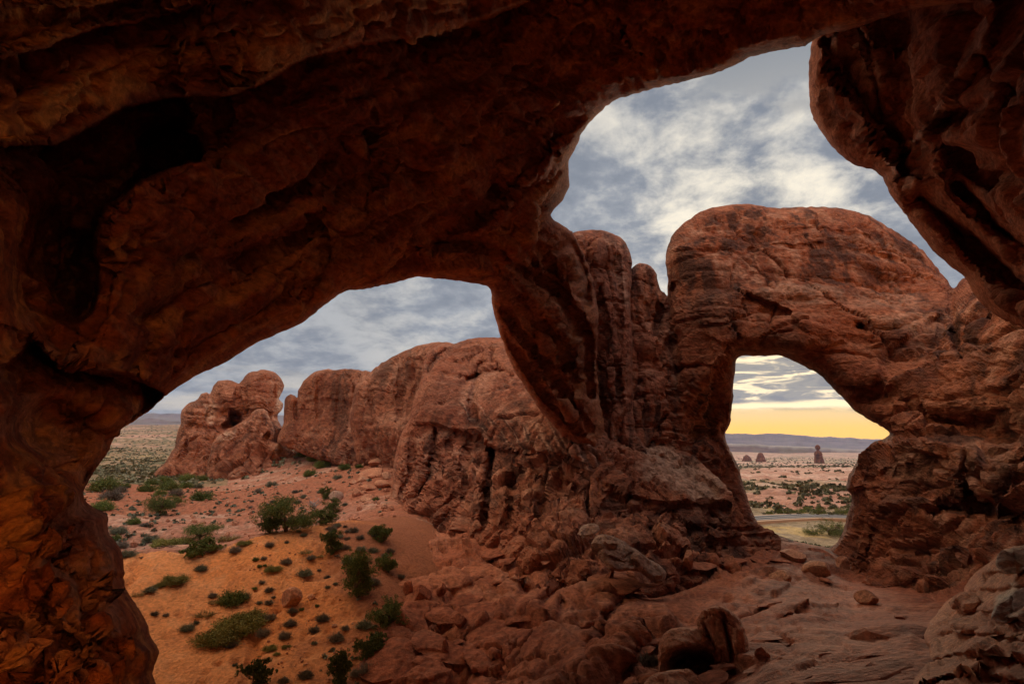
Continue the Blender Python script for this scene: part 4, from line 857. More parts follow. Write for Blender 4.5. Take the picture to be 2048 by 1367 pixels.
# ------------------------------------------------------------------ ledges at lower right, close to the viewer
def d_ledge(P):
    return rock(P, (0.5, 0.10), [((0.8, 0.8, 1.3), 0.40, 0.4, 0.35), ((1.9, 1.9, 2.6), 0.13, 0.25, 0.4)], ((0.7, 0.7, 0.7), 0.10, 0.03, 0.5), None, None, (3, 0.04), s=900)
ledge_o, _ = relief('rock_ledge', (M_FINE, C_LEDGE), [(1880, 1215), (1905, 1192), (1925, 1180), (1936, 1160), (1958, 1140), (1985, 1120), (2008, 1097), (2060, 1087), (2200, 1060), (3600, 1000), (3600, 2400), (1800, 2400), (1740, 1700), (1760, 1460), (1800, 1385), (1836, 1345), (1858, 1300), (1848, 1268)],
    [(1900, 1200, 15), (2048, 1090, 12), (2048, 1200, 9.3), (1900, 1300, 9.8), (1860, 1270, 12), (2048, 1367, 6), (1800, 1400, 7.4), (3400, 1200, 4), (3400, 2000, 2.0), (1800, 2000, 2.6), (1950, 1250, 10)], 3.5, (), 18, 0.7, 2.0,
    [ledge([(1850, 1316), (1920, 1304), (1990, 1312), (2070, 1322)], 0.3, 4, 30), ledge([(1870, 1262), (1930, 1258), (1990, 1268), (2070, 1280)], 0.3, 4, 26), ledge([(1890, 1226), (1960, 1218), (2010, 1232), (2070, 1250)], 0.3, 4, 24), ledge([(1920, 1184), (1985, 1176), (2070, 1168)], 0.28, 4, 24), ledge([(1960, 1146), (2010, 1140), (2070, 1130)], 0.4, 4, 20), ledge([(1790, 1392), (1880, 1352), (1960, 1350), (2070, 1366)], 0.45, 4, 30)],
    d_ledge, taper=14, rimk=0.4, seed=19, patches=[(2020, 1205, 30, 34, 1.0, -30), (2030, 1115, 26, 22, 0.8), (2040, 1240, 40, 14, 0.8, 20), (2000, 1140, 18, 8, 0.5)])
tag(ledge_o, 'close ledge of broken slabs with whitish patches, bottom right corner', 'rock ledge')
def join(parts):
    V_, F_, o = [], [], 0
    for v, f in parts: V_.append(v); F_.append(f + o); o += len(v)
    return np.concatenate(V_), np.concatenate(F_)
# ------------------------------------------------------------------ loose boulders
def blob(n=20):
    """unit sphere made from the six faces of a cube"""
    g = np.linspace(-1, 1, n + 1); A_, B_ = np.meshgrid(g, g); V_, F_ = [], []
    for ax in range(3):
        for s_ in (-1, 1):
            q = np.zeros((n + 1, n + 1, 3)); q[..., ax] = s_; q[..., (ax + 1) % 3] = A_ * s_; q[..., (ax + 2) % 3] = B_
            o = sum(len(x) for x in V_); V_.append(q.reshape(-1, 3))
            i = (np.arange(n)[:, None] * (n + 1) + np.arange(n)[None]).ravel() + o
            F_.append(np.stack([i, i + 1, i + n + 2, i + n + 1], -1))
    V_ = np.concatenate(V_); F_ = np.concatenate(F_)
    key = np.round(V_ * 1e5).astype(np.int64); _, first, inv = np.unique(key, axis=0, return_index=True, return_inverse=True)
    V_ = V_[first]; F_ = inv.ravel()[F_]
    return V_ / np.linalg.norm(V_, axis=1)[:, None], F_
def boulder_mesh(size, seed, cuts=9, n=18, rough=0.10, rot=0.0, tilt=0.0):
    rng = np.random.default_rng(seed); V_, F_ = blob(n)
    for _ in range(cuts):
        nn = rng.normal(0, 1, 3); nn /= np.linalg.norm(nn); c = rng.uniform(0.45, 0.85)
        V_ = V_ - np.clip(V_ @ nn - c, 0, None)[:, None] * nn * 0.92
    V_ = V_ * (1 + rough * fbm(V_ * 1.6 + seed, 4, seed) + 0.5 * rough * (ridged(V_ * 2.5 + seed, 4, seed + 3) - 0.6))[:, None]
    V_ = V_ * np.array(size) * 0.5
    a = tilt; V_ = V_ @ np.array([[math.cos(a), 0, -math.sin(a)], [0, 1, 0], [math.sin(a), 0, math.cos(a)]])
    a = rot; V_ = V_ @ np.array([[math.cos(a), math.sin(a), 0], [-math.sin(a), math.cos(a), 0], [0, 0, 1]])
    return V_, F_
def boulder(pos, size, seed, label, group=None, paint=None, mat=None, name='boulder', sink=0.25, **kw):
    V_, F_ = boulder_mesh(size, seed, **kw)
    z0 = V_[:, 2].min(); loc = np.array(pos) + [0, 0, -z0 - size[2] * sink]
    o = mesh_obj(name, V_, F_, mat or M_FINE, None, True, None, loc, (paint or C_BOULDER)(V_ + loc, np.zeros(len(V_))))
    return tag(o, label, 'boulder', group)
def on_ground(u, v):
    return ground_at(u, v)
def on_floor(u, v): return unproj(u, v, floor_d(u, v)), floor_d(u, v)

def gboulder(u, v, wpx, hpx, seed, label, group=None, floor=False, deep=0.9, **kw):
    p, d = on_floor(u, v) if floor else on_ground(u, v)
    w_, h_ = wpx * d / F, hpx * d / F
    return boulder(p + np.array([0, w_ * deep * 0.3, 0]), (w_, w_ * deep, h_ * 1.35), seed, label, group, **kw)
gboulder(581, 1213, 42, 38, 21, 'large brown boulder split by cracks, alone on the orange sand', rot=0.3, tilt=-0.35, cuts=6)
gboulder(621, 1198, 15, 9, 22, 'small flat brown rock just right of the large cracked sand boulder', 'small rocks on the sand')
gboulder(523, 1254, 24, 13, 23, 'small dark red rock among grey shrubs beside the olive brush patch', 'small rocks on the sand')
gboulder(668, 1254, 12, 9, 24, 'small dark stone by the soil crack at the foot of the sand slope', 'small rocks on the sand')
stack = [(757, 934, 52, 20, 'topmost flat pale slab of the boulder pile by the near cliff'), (742, 955, 62, 22, 'broad rounded slab in the middle of the boulder pile'), (724, 962, 34, 14, 'small upper left rock of the boulder pile'),
         (762, 974, 40, 14, 'thin slab leaning on the right side of the boulder pile'), (733, 981, 44, 12, 'flat rock at the lower middle of the boulder pile'), (713, 992, 24, 16, 'small red stone at the lower left of the boulder pile'),
         (733, 1000, 32, 18, 'rounded orange boulder at the very bottom of the pile'), (704, 968, 22, 9, 'low stone on the far left edge of the boulder pile'), (771, 958, 30, 14, 'tilted block between the pile and the cliff')]
for k_, (u, v, w_, h_, lb) in enumerate(stack): gboulder(u, v, w_, h_, 31 + k_, lb, 'pile of pale boulders at the cliff corner', cuts=7, rough=0.08, rot=0.4 * k_)
gboulder(669, 1004, 30, 24, 45, 'pale rounded boulder leaning behind the dark juniper left of the pile', paint=C_PALE, cuts=5, tilt=0.4)
fl = [(816, 1187, 26, 24, 'rounded red stone at the left end of the row on the slickrock edge'), (838, 1203, 58, 28, 'long rounded red boulder lying across the slickrock edge'), (882, 1188, 22, 20, 'small pointed red stone right of the long boulder'),
      (917, 1250, 46, 24, 'angular block perched over the dark slab overhang'), (890, 1303, 20, 24, 'small upright stone alone on the smooth slickrock'), (1016, 1318, 44, 26, 'flat-topped rock at the right end of the big slab'),
      (1378, 1130, 22, 36, 'upright brown rock tucked under the shelf right of the pale boulder'), (1350, 1112, 18, 16, 'small dark stone beside the upright brown rock'), (1530, 1318, 34, 24, 'low orange rock right of the split upright boulder'),
      (1300, 1132, 26, 14, 'dark block under the pale jutting boulder'), (1740, 1205, 44, 22, 'grey red block fallen at the foot of the dark wall'), (1592, 1118, 54, 20, 'dark red block on the left of the sill under the window'), (1648, 1150, 64, 24, 'broad dark slab in the middle below the window sill'), (1566, 1160, 44, 20, 'small dark block at the lower left below the window sill'), (1694, 1140, 40, 24, 'squarish block at the right of the window sill by the pier')]
for k_, (u, v, w_, h_, lb) in enumerate(fl): gboulder(u, v, w_, h_, 51 + k_, lb, 'loose rocks on the slickrock', True, paint=C_FLOOR if k_ < 6 else C_BOULDER, cuts=7, rot=0.5 * k_, tilt=0.15 * (k_ % 3 - 1))
# broken slabs weathering out of the slope, one bedrock with it
rng = np.random.default_rng(12); parts = []; pl = np.array(floor_poly, float)
cand = np.column_stack([rng.uniform(760, 1900, 900), rng.uniform(1090, 1367, 900)]); cand = cand[inside(cand, pl)]
for n_, (u, v) in enumerate(cand[:95]):
    d_ = floor_d(u, v); p = unproj(u, v, d_)
    nu_ = unproj(u + 8, v, floor_d(u + 8, v)) - p; nv_ = unproj(u, v - 8, floor_d(u, v - 8)) - p; nn = np.cross(nu_, nv_); nn /= np.linalg.norm(nn)
    sz = min(rng.lognormal(0.25, 0.5), 3.6) * np.clip(d_ / 20, 0.35, 1.2)
    V_, F_ = boulder_mesh((sz * rng.uniform(0.8, 1.6), sz, sz * rng.uniform(0.12, 0.26)), 300 + n_, 16, 16, 0.06, rng.uniform(0, 6.28), 0.0)
    z_ = nn; x_ = np.cross([0, 1, 0.2], z_); x_ /= np.linalg.norm(x_); y_ = np.cross(z_, x_)
    parts.append((V_ @ np.stack([x_, y_, z_]) + p - nn * sz * 0.05, F_))
V_, F_ = join(parts); tag(mesh_obj('slickrock_slabs', V_, F_, M_NEAR, None, False, None, None, C_FLOOR(V_, np.zeros(len(V_)))), kind='stuff')
def d_b(P): return rock(P, (0.6, 0.10), [((0.9, 0.9, 0.9), 0.14, 0.4, 0.2), ((2.4, 2.4, 2.4), 0.05, 0.3, 0.3)], ((0.7, 0.7, 0.7), 0.08, 0.03, 0.5), (2.0, 0.04, (0, 0, 0)), None, (3.5, 0.03), s=950)
def d_b2(P): return rock(P, (0.4, 0.3), [((0.7, 0.7, 0.7), 0.25, 0.3, 0.4), ((1.8, 1.8, 1.8), 0.09, 0.3, 0.4)], None, None, None, (2.2, 0.06), s=970)
def slab(label, poly, ctrl, thick, feats=(), paint=C_BOULDER, seed=1, rw=14, rd=0.3, dfn=None, **kw):
    o, _ = relief('boulder', (M_FINE if dfn is None else M_NEAR, paint), poly, ctrl, 2.6, (), rw, rd, thick, feats, dfn or d_b, taper=8, rimk=0.4, seed=seed, **kw)
    return tag(o, label, 'boulder', 'big boulders in front of the window')
slab('tall upright slab boulder with a split edge, leaning at bottom centre', [(1393, 1250), (1403, 1224), (1424, 1212), (1441, 1210), (1461, 1219), (1479, 1236), (1491, 1262), (1500, 1300), (1507, 1332), (1500, 1356), (1470, 1352), (1440, 1338), (1426, 1318), (1414, 1285)],
     [(1400, 1230, 15.37), (1440, 1215, 15.25), (1490, 1270, 15.03), (1500, 1340, 14.58), (1420, 1300, 15.03), (1455, 1290, 14.46)], 0.9, [groove([(1440, 1222), (1455, 1270), (1468, 1320), (1472, 1350)], 0.35, 4), bump(1480, 1290, 14, 50, 0.25), groove([(1405, 1240), (1420, 1275), (1432, 1310)], 0.25, 3)], seed=41)
slab('low blocky boulder with a dark hollow in its front, left of the upright slab', [(1316, 1330), (1318, 1282), (1334, 1260), (1360, 1253), (1392, 1256), (1412, 1268), (1430, 1290), (1450, 1340), (1446, 1400), (1330, 1400)],
     [(1320, 1290, 14.92), (1360, 1255, 15.37), (1410, 1275, 15.14), (1440, 1340, 14.69), (1365, 1285, 14.35), (1325, 1340, 14.24), (1380, 1390, 14.46)], 3.0, [bump(1384, 1336, 46, 34, -2.4), bump(1360, 1325, 20, 22, -1.2)], seed=42, rw=10)
slab('flat-topped boulder cut off by the bottom edge below the dark hollow', [(1284, 1380), (1298, 1352), (1330, 1341), (1376, 1337), (1396, 1350), (1408, 1372), (1412, 1440), (1280, 1440)], [(1290, 1370, 12.66), (1340, 1342, 12.99), (1400, 1360, 12.66), (1340, 1400, 11.98), (1400, 1430, 11.75)], 1.2, seed=43, rw=10)
slab('pale grey weathered boulder jutting out like a snout over the hollow', [(1183, 1088), (1188, 1074), (1204, 1067), (1222, 1069), (1242, 1078), (1264, 1092), (1292, 1112), (1318, 1128), (1332, 1146), (1328, 1162), (1312, 1166), (1296, 1154), (1272, 1140), (1246, 1142), (1226, 1140), (1204, 1124), (1190, 1106)],
     [(1190, 1085, 26.60), (1220, 1070, 27.16), (1300, 1120, 26.60), (1325, 1155, 25.67), (1230, 1120, 25.11), (1280, 1130, 25.67)], 2.0, [bump(1215, 1100, 22, 18, 0.35), groove([(1262, 1092), (1264, 1120), (1258, 1140)], 0.4, 4), ledge([(1190, 1100), (1225, 1112), (1255, 1125)], 0.3, 4, 14)], C_PALE, 44, 12, 0.6, d_b2)
slab('small pale flat stone lying just behind the pale snout boulder', [(1154, 1064), (1160, 1052), (1184, 1046), (1198, 1050), (1200, 1060), (1182, 1072), (1164, 1074)], [(1160, 1060, 29.39), (1190, 1052, 29.76), (1185, 1066, 29.02)], 0.8, (), C_PALE, 45, 7, 0.3, d_b2)

def pale(label, poly, ctrl, seed, paint=C_WHITE):
    o, _ = relief('rock_slab', (M_FINE, paint), poly, ctrl, 2.6, (), 9, 0.12, 0.5, (), d_b, taper=8, rimk=0.4, seed=seed)
    return tag(o, label, 'rock slab', 'slabs on the close right ledge')
pale('large whitish slab at the right edge of the close ledge', [(1984, 1234), (1992, 1212), (2012, 1192), (2034, 1180), (2070, 1170), (2120, 1170), (2120, 1240), (2050, 1250), (2030, 1258), (2004, 1248)], [(1990, 1230, 9.1), (2030, 1185, 9.4), (2050, 1240, 8.8), (2110, 1200, 8.8)], 71)
pale('narrow whitish slab wedged below the large pale one at the right edge', [(1996, 1264), (2020, 1258), (2056, 1256), (2120, 1262), (2120, 1296), (2050, 1290), (2016, 1280)], [(2000, 1266, 8.7), (2050, 1260, 8.7), (2050, 1288, 8.4), (2110, 1280, 8.2)], 72)
pale('pale block on top of the close ledge, upper right edge', [(1994, 1124), (2004, 1106), (2026, 1096), (2060, 1090), (2120, 1088), (2120, 1136), (2050, 1142), (2020, 1150), (2000, 1140)], [(2000, 1130, 11.0), (2030, 1098, 11.3), (2040, 1145, 10.6), (2110, 1110, 10.6)], 73)
pale('rough red block at the upper left tip of the close ledge', [(1898, 1204), (1908, 1190), (1930, 1182), (1952, 1186), (1962, 1202), (1950, 1218), (1922, 1222), (1904, 1216)], [(1900, 1206, 12.6), (1935, 1184, 12.6), (1955, 1210, 11.8), (1920, 1218, 12.0)], 74, C_LEDGE)
pale('long flat red slab in the middle of the close ledge', [(1896, 1246), (1912, 1234), (1950, 1230), (1978, 1238), (1988, 1252), (1970, 1264), (1930, 1266), (1902, 1258)], [(1898, 1248, 10.9), (1950, 1232, 10.9), (1980, 1250, 10.1), (1930, 1264, 10.1)], 75, C_LEDGE)
# ------------------------------------------------------------------ far towers: the balanced rock and two buttes
def tower(name, prof, seed, parent=None, loc=None, n=40, squash=1.0):
    """stack of rings (radius, height) with a broken surface"""
    pr = np.array(prof, float); zz_ = np.linspace(pr[0, 1], pr[-1, 1], 60); rad = np.interp(zz_, pr[:, 1], pr[:, 0])
    a = np.linspace(0, 2 * math.pi, n, endpoint=False); A_, Z_ = np.meshgrid(a, zz_); R_ = rad[:, None].repeat(n, 1)
    q = np.stack([np.cos(A_) * R_, np.sin(A_) * R_ * squash, Z_], -1).reshape(-1, 3); sc = rad.max()
    k_ = 1 + 0.22 * fbm(q / sc * 1.2 + seed, 4, seed) + 0.14 * (_h(np.floor(q[:, 2] / sc * 3.5 + 0.4 * vnoise(q / sc, 4)), q[:, 0] * 0, q[:, 0] * 0, seed) - 0.5)
    q[:, :2] *= k_[:, None]
    i = (np.arange(59)[:, None] * n + np.arange(n)[None]).ravel(); j = (np.arange(59)[:, None] * n + (np.arange(n)[None] + 1) % n).ravel()
    f = [np.stack([i, j, j + n, i + n], -1)]; q = np.concatenate([q, [[0, 0, pr[-1, 1]]]]); e = np.arange(n) + 59 * n
    f.append(np.stack([e, np.roll(e, -1), np.full(n, len(q) - 1)], -1))
    wq = q + (np.array(loc) if loc is not None else np.array(parent.location))
    return mesh_obj(name, q, f, M_FAR, parent, True, None, loc, C_FIN(wq, np.zeros(len(q))) * 0.55)
p, d = ground_at(1638, 926); k_ = d / F
bal = empty('balanced_rock', p, 'balanced rock on a slender pedestal, far across the plain through the window', 'rock tower')
tower('pedestal', [(15 * k_, -6 * k_), (10.5 * k_, -0.5 * k_), (10 * k_, 4 * k_), (9 * k_, 12 * k_), (8 * k_, 18 * k_), (6 * k_, 22 * k_), (2.6 * k_, 25 * k_), (2.4 * k_, 28 * k_)], 61, bal)
tower('balanced_boulder', [(1.5 * k_, 26.5 * k_), (3.8 * k_, 28 * k_), (4.8 * k_, 31 * k_), (4.4 * k_, 34 * k_), (2.6 * k_, 36 * k_), (0.3 * k_, 36.6 * k_)], 62, bal)
p, d = ground_at(1522, 923); k_ = d / F
tag(tower('butte', [(16 * k_, -4 * k_), (9.5 * k_, 0), (8.5 * k_, 6 * k_), (6.5 * k_, 13 * k_), (4.5 * k_, 17 * k_), (0.6 * k_, 18 * k_)], 63, None, p), 'dark blocky butte far away, left of the balanced rock', 'rock tower')
p, d = ground_at(1494, 922); k_ = d / F
tag(tower('butte', [(18 * k_, -4 * k_), (11 * k_, 0), (9 * k_, 4 * k_), (6 * k_, 9 * k_), (3 * k_, 12 * k_), (0.6 * k_, 13 * k_)], 64, None, p), 'lower pointed butte far away at the left edge of the window', 'rock tower')

# ------------------------------------------------------------------ plants
def leaf_mat(name, c1, c2, c3):
    m, t, p = mat_base(name, 0.75)
    g = t.node('ShaderNodeNewGeometry'); ob = t.node('ShaderNodeObjectInfo').outputs['Random']
    r = g.outputs['Random Per Island']
    col = t.mix(t.step(r, 0.1, 0.7), c1, c2); col = t.mix(t.step(r, 0.78, 0.98), col, c3)
    col = t.vmath('SCALE', col, t.math('MULTIPLY_ADD', ob, 0.5, 0.75))
    t.put(p.inputs['Base Color'], col); return m
L_JUN = leaf_mat('juniper_leaves', (0.055, 0.080, 0.018), (0.11, 0.135, 0.030), (0.20, 0.20, 0.05))
L_GREEN = leaf_mat('green_shrub_leaves', (0.08, 0.115, 0.025), (0.14, 0.175, 0.045), (0.22, 0.21, 0.07))
L_OLIVE = leaf_mat('olive_shrub_leaves', (0.15, 0.15, 0.035), (0.24, 0.215, 0.055), (0.34, 0.28, 0.10))
L_SCRUB = leaf_mat('scrub_leaves', (0.080, 0.080, 0.042), (0.125, 0.118, 0.062), (0.18, 0.15, 0.08))
L_GREY = leaf_mat('grey_shrub_twigs', (0.13, 0.108, 0.086), (0.21, 0.18, 0.14), (0.24, 0.23, 0.15))
L_SAGE = leaf_mat('sage_leaves', (0.11, 0.12, 0.075), (0.19, 0.20, 0.13), (0.28, 0.27, 0.18))
L_DRY = leaf_mat('dry_grass', (0.25, 0.19, 0.08), (0.36, 0.28, 0.13), (0.18, 0.17, 0.06))
def bark_mat(name, c1, c2):
    m, t, p = mat_base(name); pos = t.node('ShaderNodeNewGeometry').outputs['Position']
    t.put(p.inputs['Base Color'], t.mix(t.step(t.noise(t.vmath('MULTIPLY', pos, (9, 9, 2)), 2.0, 4), 0.35, 0.65), c1, c2)); return m
BARK = bark_mat('juniper_bark', (0.07, 0.045, 0.03), (0.17, 0.12, 0.085)); DEADW = bark_mat('bleached_wood', (0.20, 0.17, 0.15), (0.42, 0.38, 0.34))
def tube(pts, rad, n=7):
    p_ = np.array(pts, float); r_ = np.array(rad, float); t_ = np.gradient(p_, axis=0); t_ /= np.linalg.norm(t_, axis=1)[:, None] + 1e-9
    a_ = np.cross(t_, [0.3, 0.9, 0.2]); a_ /= np.linalg.norm(a_, axis=1)[:, None]; b_ = np.cross(t_, a_)
    an = np.linspace(0, 2 * math.pi, n, endpoint=False)
    V_ = (p_[:, None] + r_[:, None, None] * (np.cos(an)[None, :, None] * a_[:, None] + np.sin(an)[None, :, None] * b_[:, None])).reshape(-1, 3)
    m_ = len(p_); i = (np.arange(m_ - 1)[:, None] * n + np.arange(n)[None]).ravel(); j = (np.arange(m_ - 1)[:, None] * n + (np.arange(n)[None] + 1) % n).ravel()
    return V_, np.stack([i, j, j + n, i + n], -1)
def limb(rng, a, b, r0, r1, wig=0.12, n=7):
    a, b = np.array(a, float), np.array(b, float); t_ = np.linspace(0, 1, n)[:, None]; L = np.linalg.norm(b - a)
    return tube(a + (b - a) * t_ + rng.normal(0, wig * L, (n, 3)) * np.sin(t_ * math.pi) * 0.6, np.linspace(r0, r1, n))
def quads(c, size, rng, up=0.0, slim=0.5):
    """small leaf faces at points c"""
    n = len(c); d1 = rng.normal(0, 1, (n, 3)); d1[:, 2] += up; d1 /= np.linalg.norm(d1, axis=1)[:, None]
    d2 = np.cross(d1, rng.normal(0, 1, (n, 3))); d2 /= np.linalg.norm(d2, axis=1)[:, None] + 1e-9
    s_ = (size * rng.uniform(0.6, 1.4, n))[:, None]
    V_ = np.stack([c - d1 * s_ * 0.5, c + d2 * s_ * slim * 0.5, c + d1 * s_ * 0.5, c - d2 * s_ * slim * 0.5], 1).reshape(-1, 3)
    return V_, np.arange(4 * n).reshape(n, 4)
def juniper_parts(w_, h_, seed, shape='round', dens=1.0):
    """twisted trunk with limbs and a ragged crown of leaf clumps; unit base at the origin"""
    rng = np.random.default_rng(seed); tr, lv = [], []
    n_l = 7 if shape == 'wide' else 5
    tips = []
    for k_ in range(n_l):
        a = 2 * math.pi * (k_ + rng.uniform(-0.3, 0.3)) / n_l
        if shape == 'tall': rr_ = rng.uniform(0.12, 0.32) * w_; hh = h_ * (0.35 + 0.55 * k_ / n_l)
        else: rr_ = rng.uniform(0.22, 0.40) * w_; hh = h_ * rng.uniform(0.22, 0.72)
        tip = np.array([math.cos(a) * rr_, math.sin(a) * rr_, hh]); tips.append(tip)
        st_ = np.array([0, 0, h_ * rng.uniform(0.05, 0.3)]); tr.append(limb(rng, st_, tip, 0.035 * h_ + 0.03, 0.012 * h_, 0.14))
        for _ in range(3):
            e = tip + rng.normal(0, 1, 3) * np.array([0.16 * w_, 0.16 * w_, 0.12 * h_]); tr.append(limb(rng, st_ + (tip - st_) * rng.uniform(0.5, 0.9), e, 0.012 * h_, 0.004 * h_, 0.1, 5)); tips.append(e)
    tr.append(limb(rng, (0, 0, -0.15 * h_), (rng.normal(0, 0.05) * w_, rng.normal(0, 0.05) * w_, h_ * (0.75 if shape == 'tall' else 0.42)), 0.055 * h_ + 0.04, 0.02 * h_, 0.1)); tips.append(np.array([0, 0, h_ * 0.86]))
    if shape == 'tall': tips += [np.array([rng.normal(0, 0.08) * w_, rng.normal(0, 0.08) * w_, h_ * f_]) for f_ in (0.5, 0.65, 0.78, 0.93)]
    for _ in range(4 if shape != 'wide' else 6):
        a = rng.uniform(0, 6.3); tips.append(np.array([math.cos(a) * 0.30 * w_, math.sin(a) * 0.30 * w_, h_ * rng.uniform(0.12, 0.3)]) * (0.75 if shape == 'tall' else 1))
    cl = []
    for tp_ in tips:
        m_ = int(13 * dens); sp = np.array([0.15 * w_, 0.15 * w_, 0.10 * h_])
        q = tp_ + rng.normal(0, 1, (m_, 3)) * sp * 0.75; cl.append(q)
    cl = np.concatenate(cl); cl[:, 2] = np.clip(cl[:, 2], 0.08 * h_, h_)
    for c in cl:
        r_ = rng.uniform(0.045, 0.085) * (w_ + h_) * 0.5; m_ = 34
        q = rng.normal(0, 1, (m_, 3)); q /= np.linalg.norm(q, axis=1)[:, None]; q *= (rng.uniform(0.4, 1, m_) ** 0.5 * r_)[:, None]
        lv.append(quads(c + q, max(0.035 * h_, 0.06), rng, 0.5, 0.45))
    return join(tr), join(lv)
def juniper(pos, w_, h_, seed, label, shape='round', group='junipers on the slope', dens=1.0, leaf=None, cat='juniper'):
    t_, l_ = juniper_parts(w_, h_, seed, shape, dens)
    r = empty('juniper_tree', pos, label, cat, group)
    mesh_obj('trunk', t_[0], t_[1], BARK, r); mesh_obj('crown', l_[0], l_[1], leaf or L_JUN, r, False)
    return r
def gjun(u, v, wpx, hpx, seed, label, shape='round', **kw):
    p, d = on_ground(u, v); return juniper(p, wpx * d / F, hpx * d / F * 1.03, seed, label, shape, **kw)
gjun(572, 1062, 104, 66, 1, 'largest juniper, wide with two green halves, on the crest of the sand', 'wide', dens=1.5)
gjun(540, 1066, 40, 36, 31, 'low dark juniper clump at the left foot of the largest juniper', dens=1.2)
gjun(652, 1048, 44, 30, 2, 'small bushy juniper just right of the largest juniper')
gjun(664, 1028, 30, 32, 3, 'olive green juniper behind the small bushy one, in front of the pale boulder')
gjun(652, 997, 20, 24, 4, 'tiny dark juniper beside the pale rounded boulder')
gjun(664, 1107, 38, 44, 5, 'dark juniper with a bent trunk halfway down the right of the sand', 'tall')
gjun(716, 1190, 56, 80, 6, 'tallest dark juniper, shadowy, at the foot of the sand by the cliff', 'tall', dens=1.5)
gjun(763, 1082, 36, 32, 7, 'dark round juniper under the cliff corner, beside a grey bush')
gjun(743, 1314, 52, 44, 8, 'very dark dense juniper bush at the slickrock edge near the bottom', dens=1.4)
gjun(516, 1372, 46, 46, 9, 'pointed juniper cut off by the bottom edge, left one', 'tall')
gjun(680, 1366, 46, 60, 10, 'open conical young juniper at the bottom edge, right one', 'tall', dens=0.8)
gjun(388, 1113, 30, 28, 11, 'yellow green juniper bush on the left part of the sand crest', leaf=L_GREEN)
gjun(415, 1101, 40, 26, 12, 'spreading green juniper bush above the yellow green one on the crest', leaf=L_GREEN)
gjun(400, 1078, 62, 32, 13, 'broad green juniper behind the left part of the sand crest', 'wide')
gjun(316, 1029, 62, 40, 14, 'dark juniper on the red flats in front of the outcrop', 'wide')
gjun(345, 1010, 34, 20, 15, 'low green juniper touching the right side of the dark flats juniper')
gjun(775, 1254, 58, 58, 16, 'bushy green shrub growing against the slickrock edge', leaf=L_GREEN, dens=1.3, cat='bush')
gjun(775, 1142, 34, 34, 17, 'green shrub beside the slickrock edge right of the tallest juniper', leaf=L_GREEN, cat='bush')

# shrub kinds: each is one mesh of twigs and leaves, a metre wide
def shrub_mesh(kind, seed):
    rng = np.random.default_rng(seed); n = {'grey': 700, 'sage': 620, 'green': 800, 'olive': 1100, 'dry': 260}[kind]
    a = rng.uniform(0, 2 * math.pi, n); e = rng.uniform(0.08, 1.0, n) ** (0.8 if kind != 'dry' else 0.5) * math.pi / 2; L = rng.uniform(0.55, 1.0, n) * (1 + 0.25 * np.sin(a * 3 + seed))
    d_ = np.stack([np.cos(a) * np.cos(e), np.sin(a) * np.cos(e), np.sin(e) * 0.85], -1) * (0.5 * L)[:, None]
    root = np.stack([np.cos(a), np.sin(a), a * 0], -1) * (0.16 * rng.uniform(0, 1, n) ** 0.5)[:, None] * (2.2 if kind in ('dry', 'olive') else 1)
    wv = np.cross(d_, rng.normal(0, 1, (n, 3))); wv /= np.linalg.norm(wv, axis=1)[:, None]; wv *= 0.008 if kind != 'dry' else 0.012
    tip = root + d_; mid = root + d_ * 0.6 + rng.normal(0, 0.03, (n, 3))
    V_ = np.stack([root - wv, root + wv, mid + wv, mid - wv, tip], 1).reshape(-1, 3); b = np.arange(n) * 5
    f4 = np.stack([b, b + 1, b + 2, b + 3], -1); f3 = np.stack([b + 3, b + 2, b + 4, b + 4], -1)
    m_ = {'grey': 2, 'sage': 3, 'green': 4, 'olive': 4, 'dry': 1}[kind]
    c = np.concatenate([root + d_ * rng.uniform(0.45, 1.0, (n, 1)) + rng.normal(0, 0.03, (n, 3)) for _ in range(m_)])
    lv = quads(c, {'grey': 0.045, 'sage': 0.055, 'green': 0.06, 'olive': 0.06, 'dry': 0.05}[kind], rng, 0.6, 0.4)
    V2 = np.concatenate([V_, lv[0]]); F3 = f3[:, :3]
    return V2, [f4, F3, lv[1] + len(V_)]
KM = {'grey': L_GREY, 'sage': L_SAGE, 'green': L_GREEN, 'olive': L_OLIVE, 'dry': L_DRY}
KW = {'grey': 'dark grey shrub', 'sage': 'pale sage green shrub', 'green': 'green shrub', 'olive': 'olive yellow brush', 'dry': 'sparse dry grass clump'}
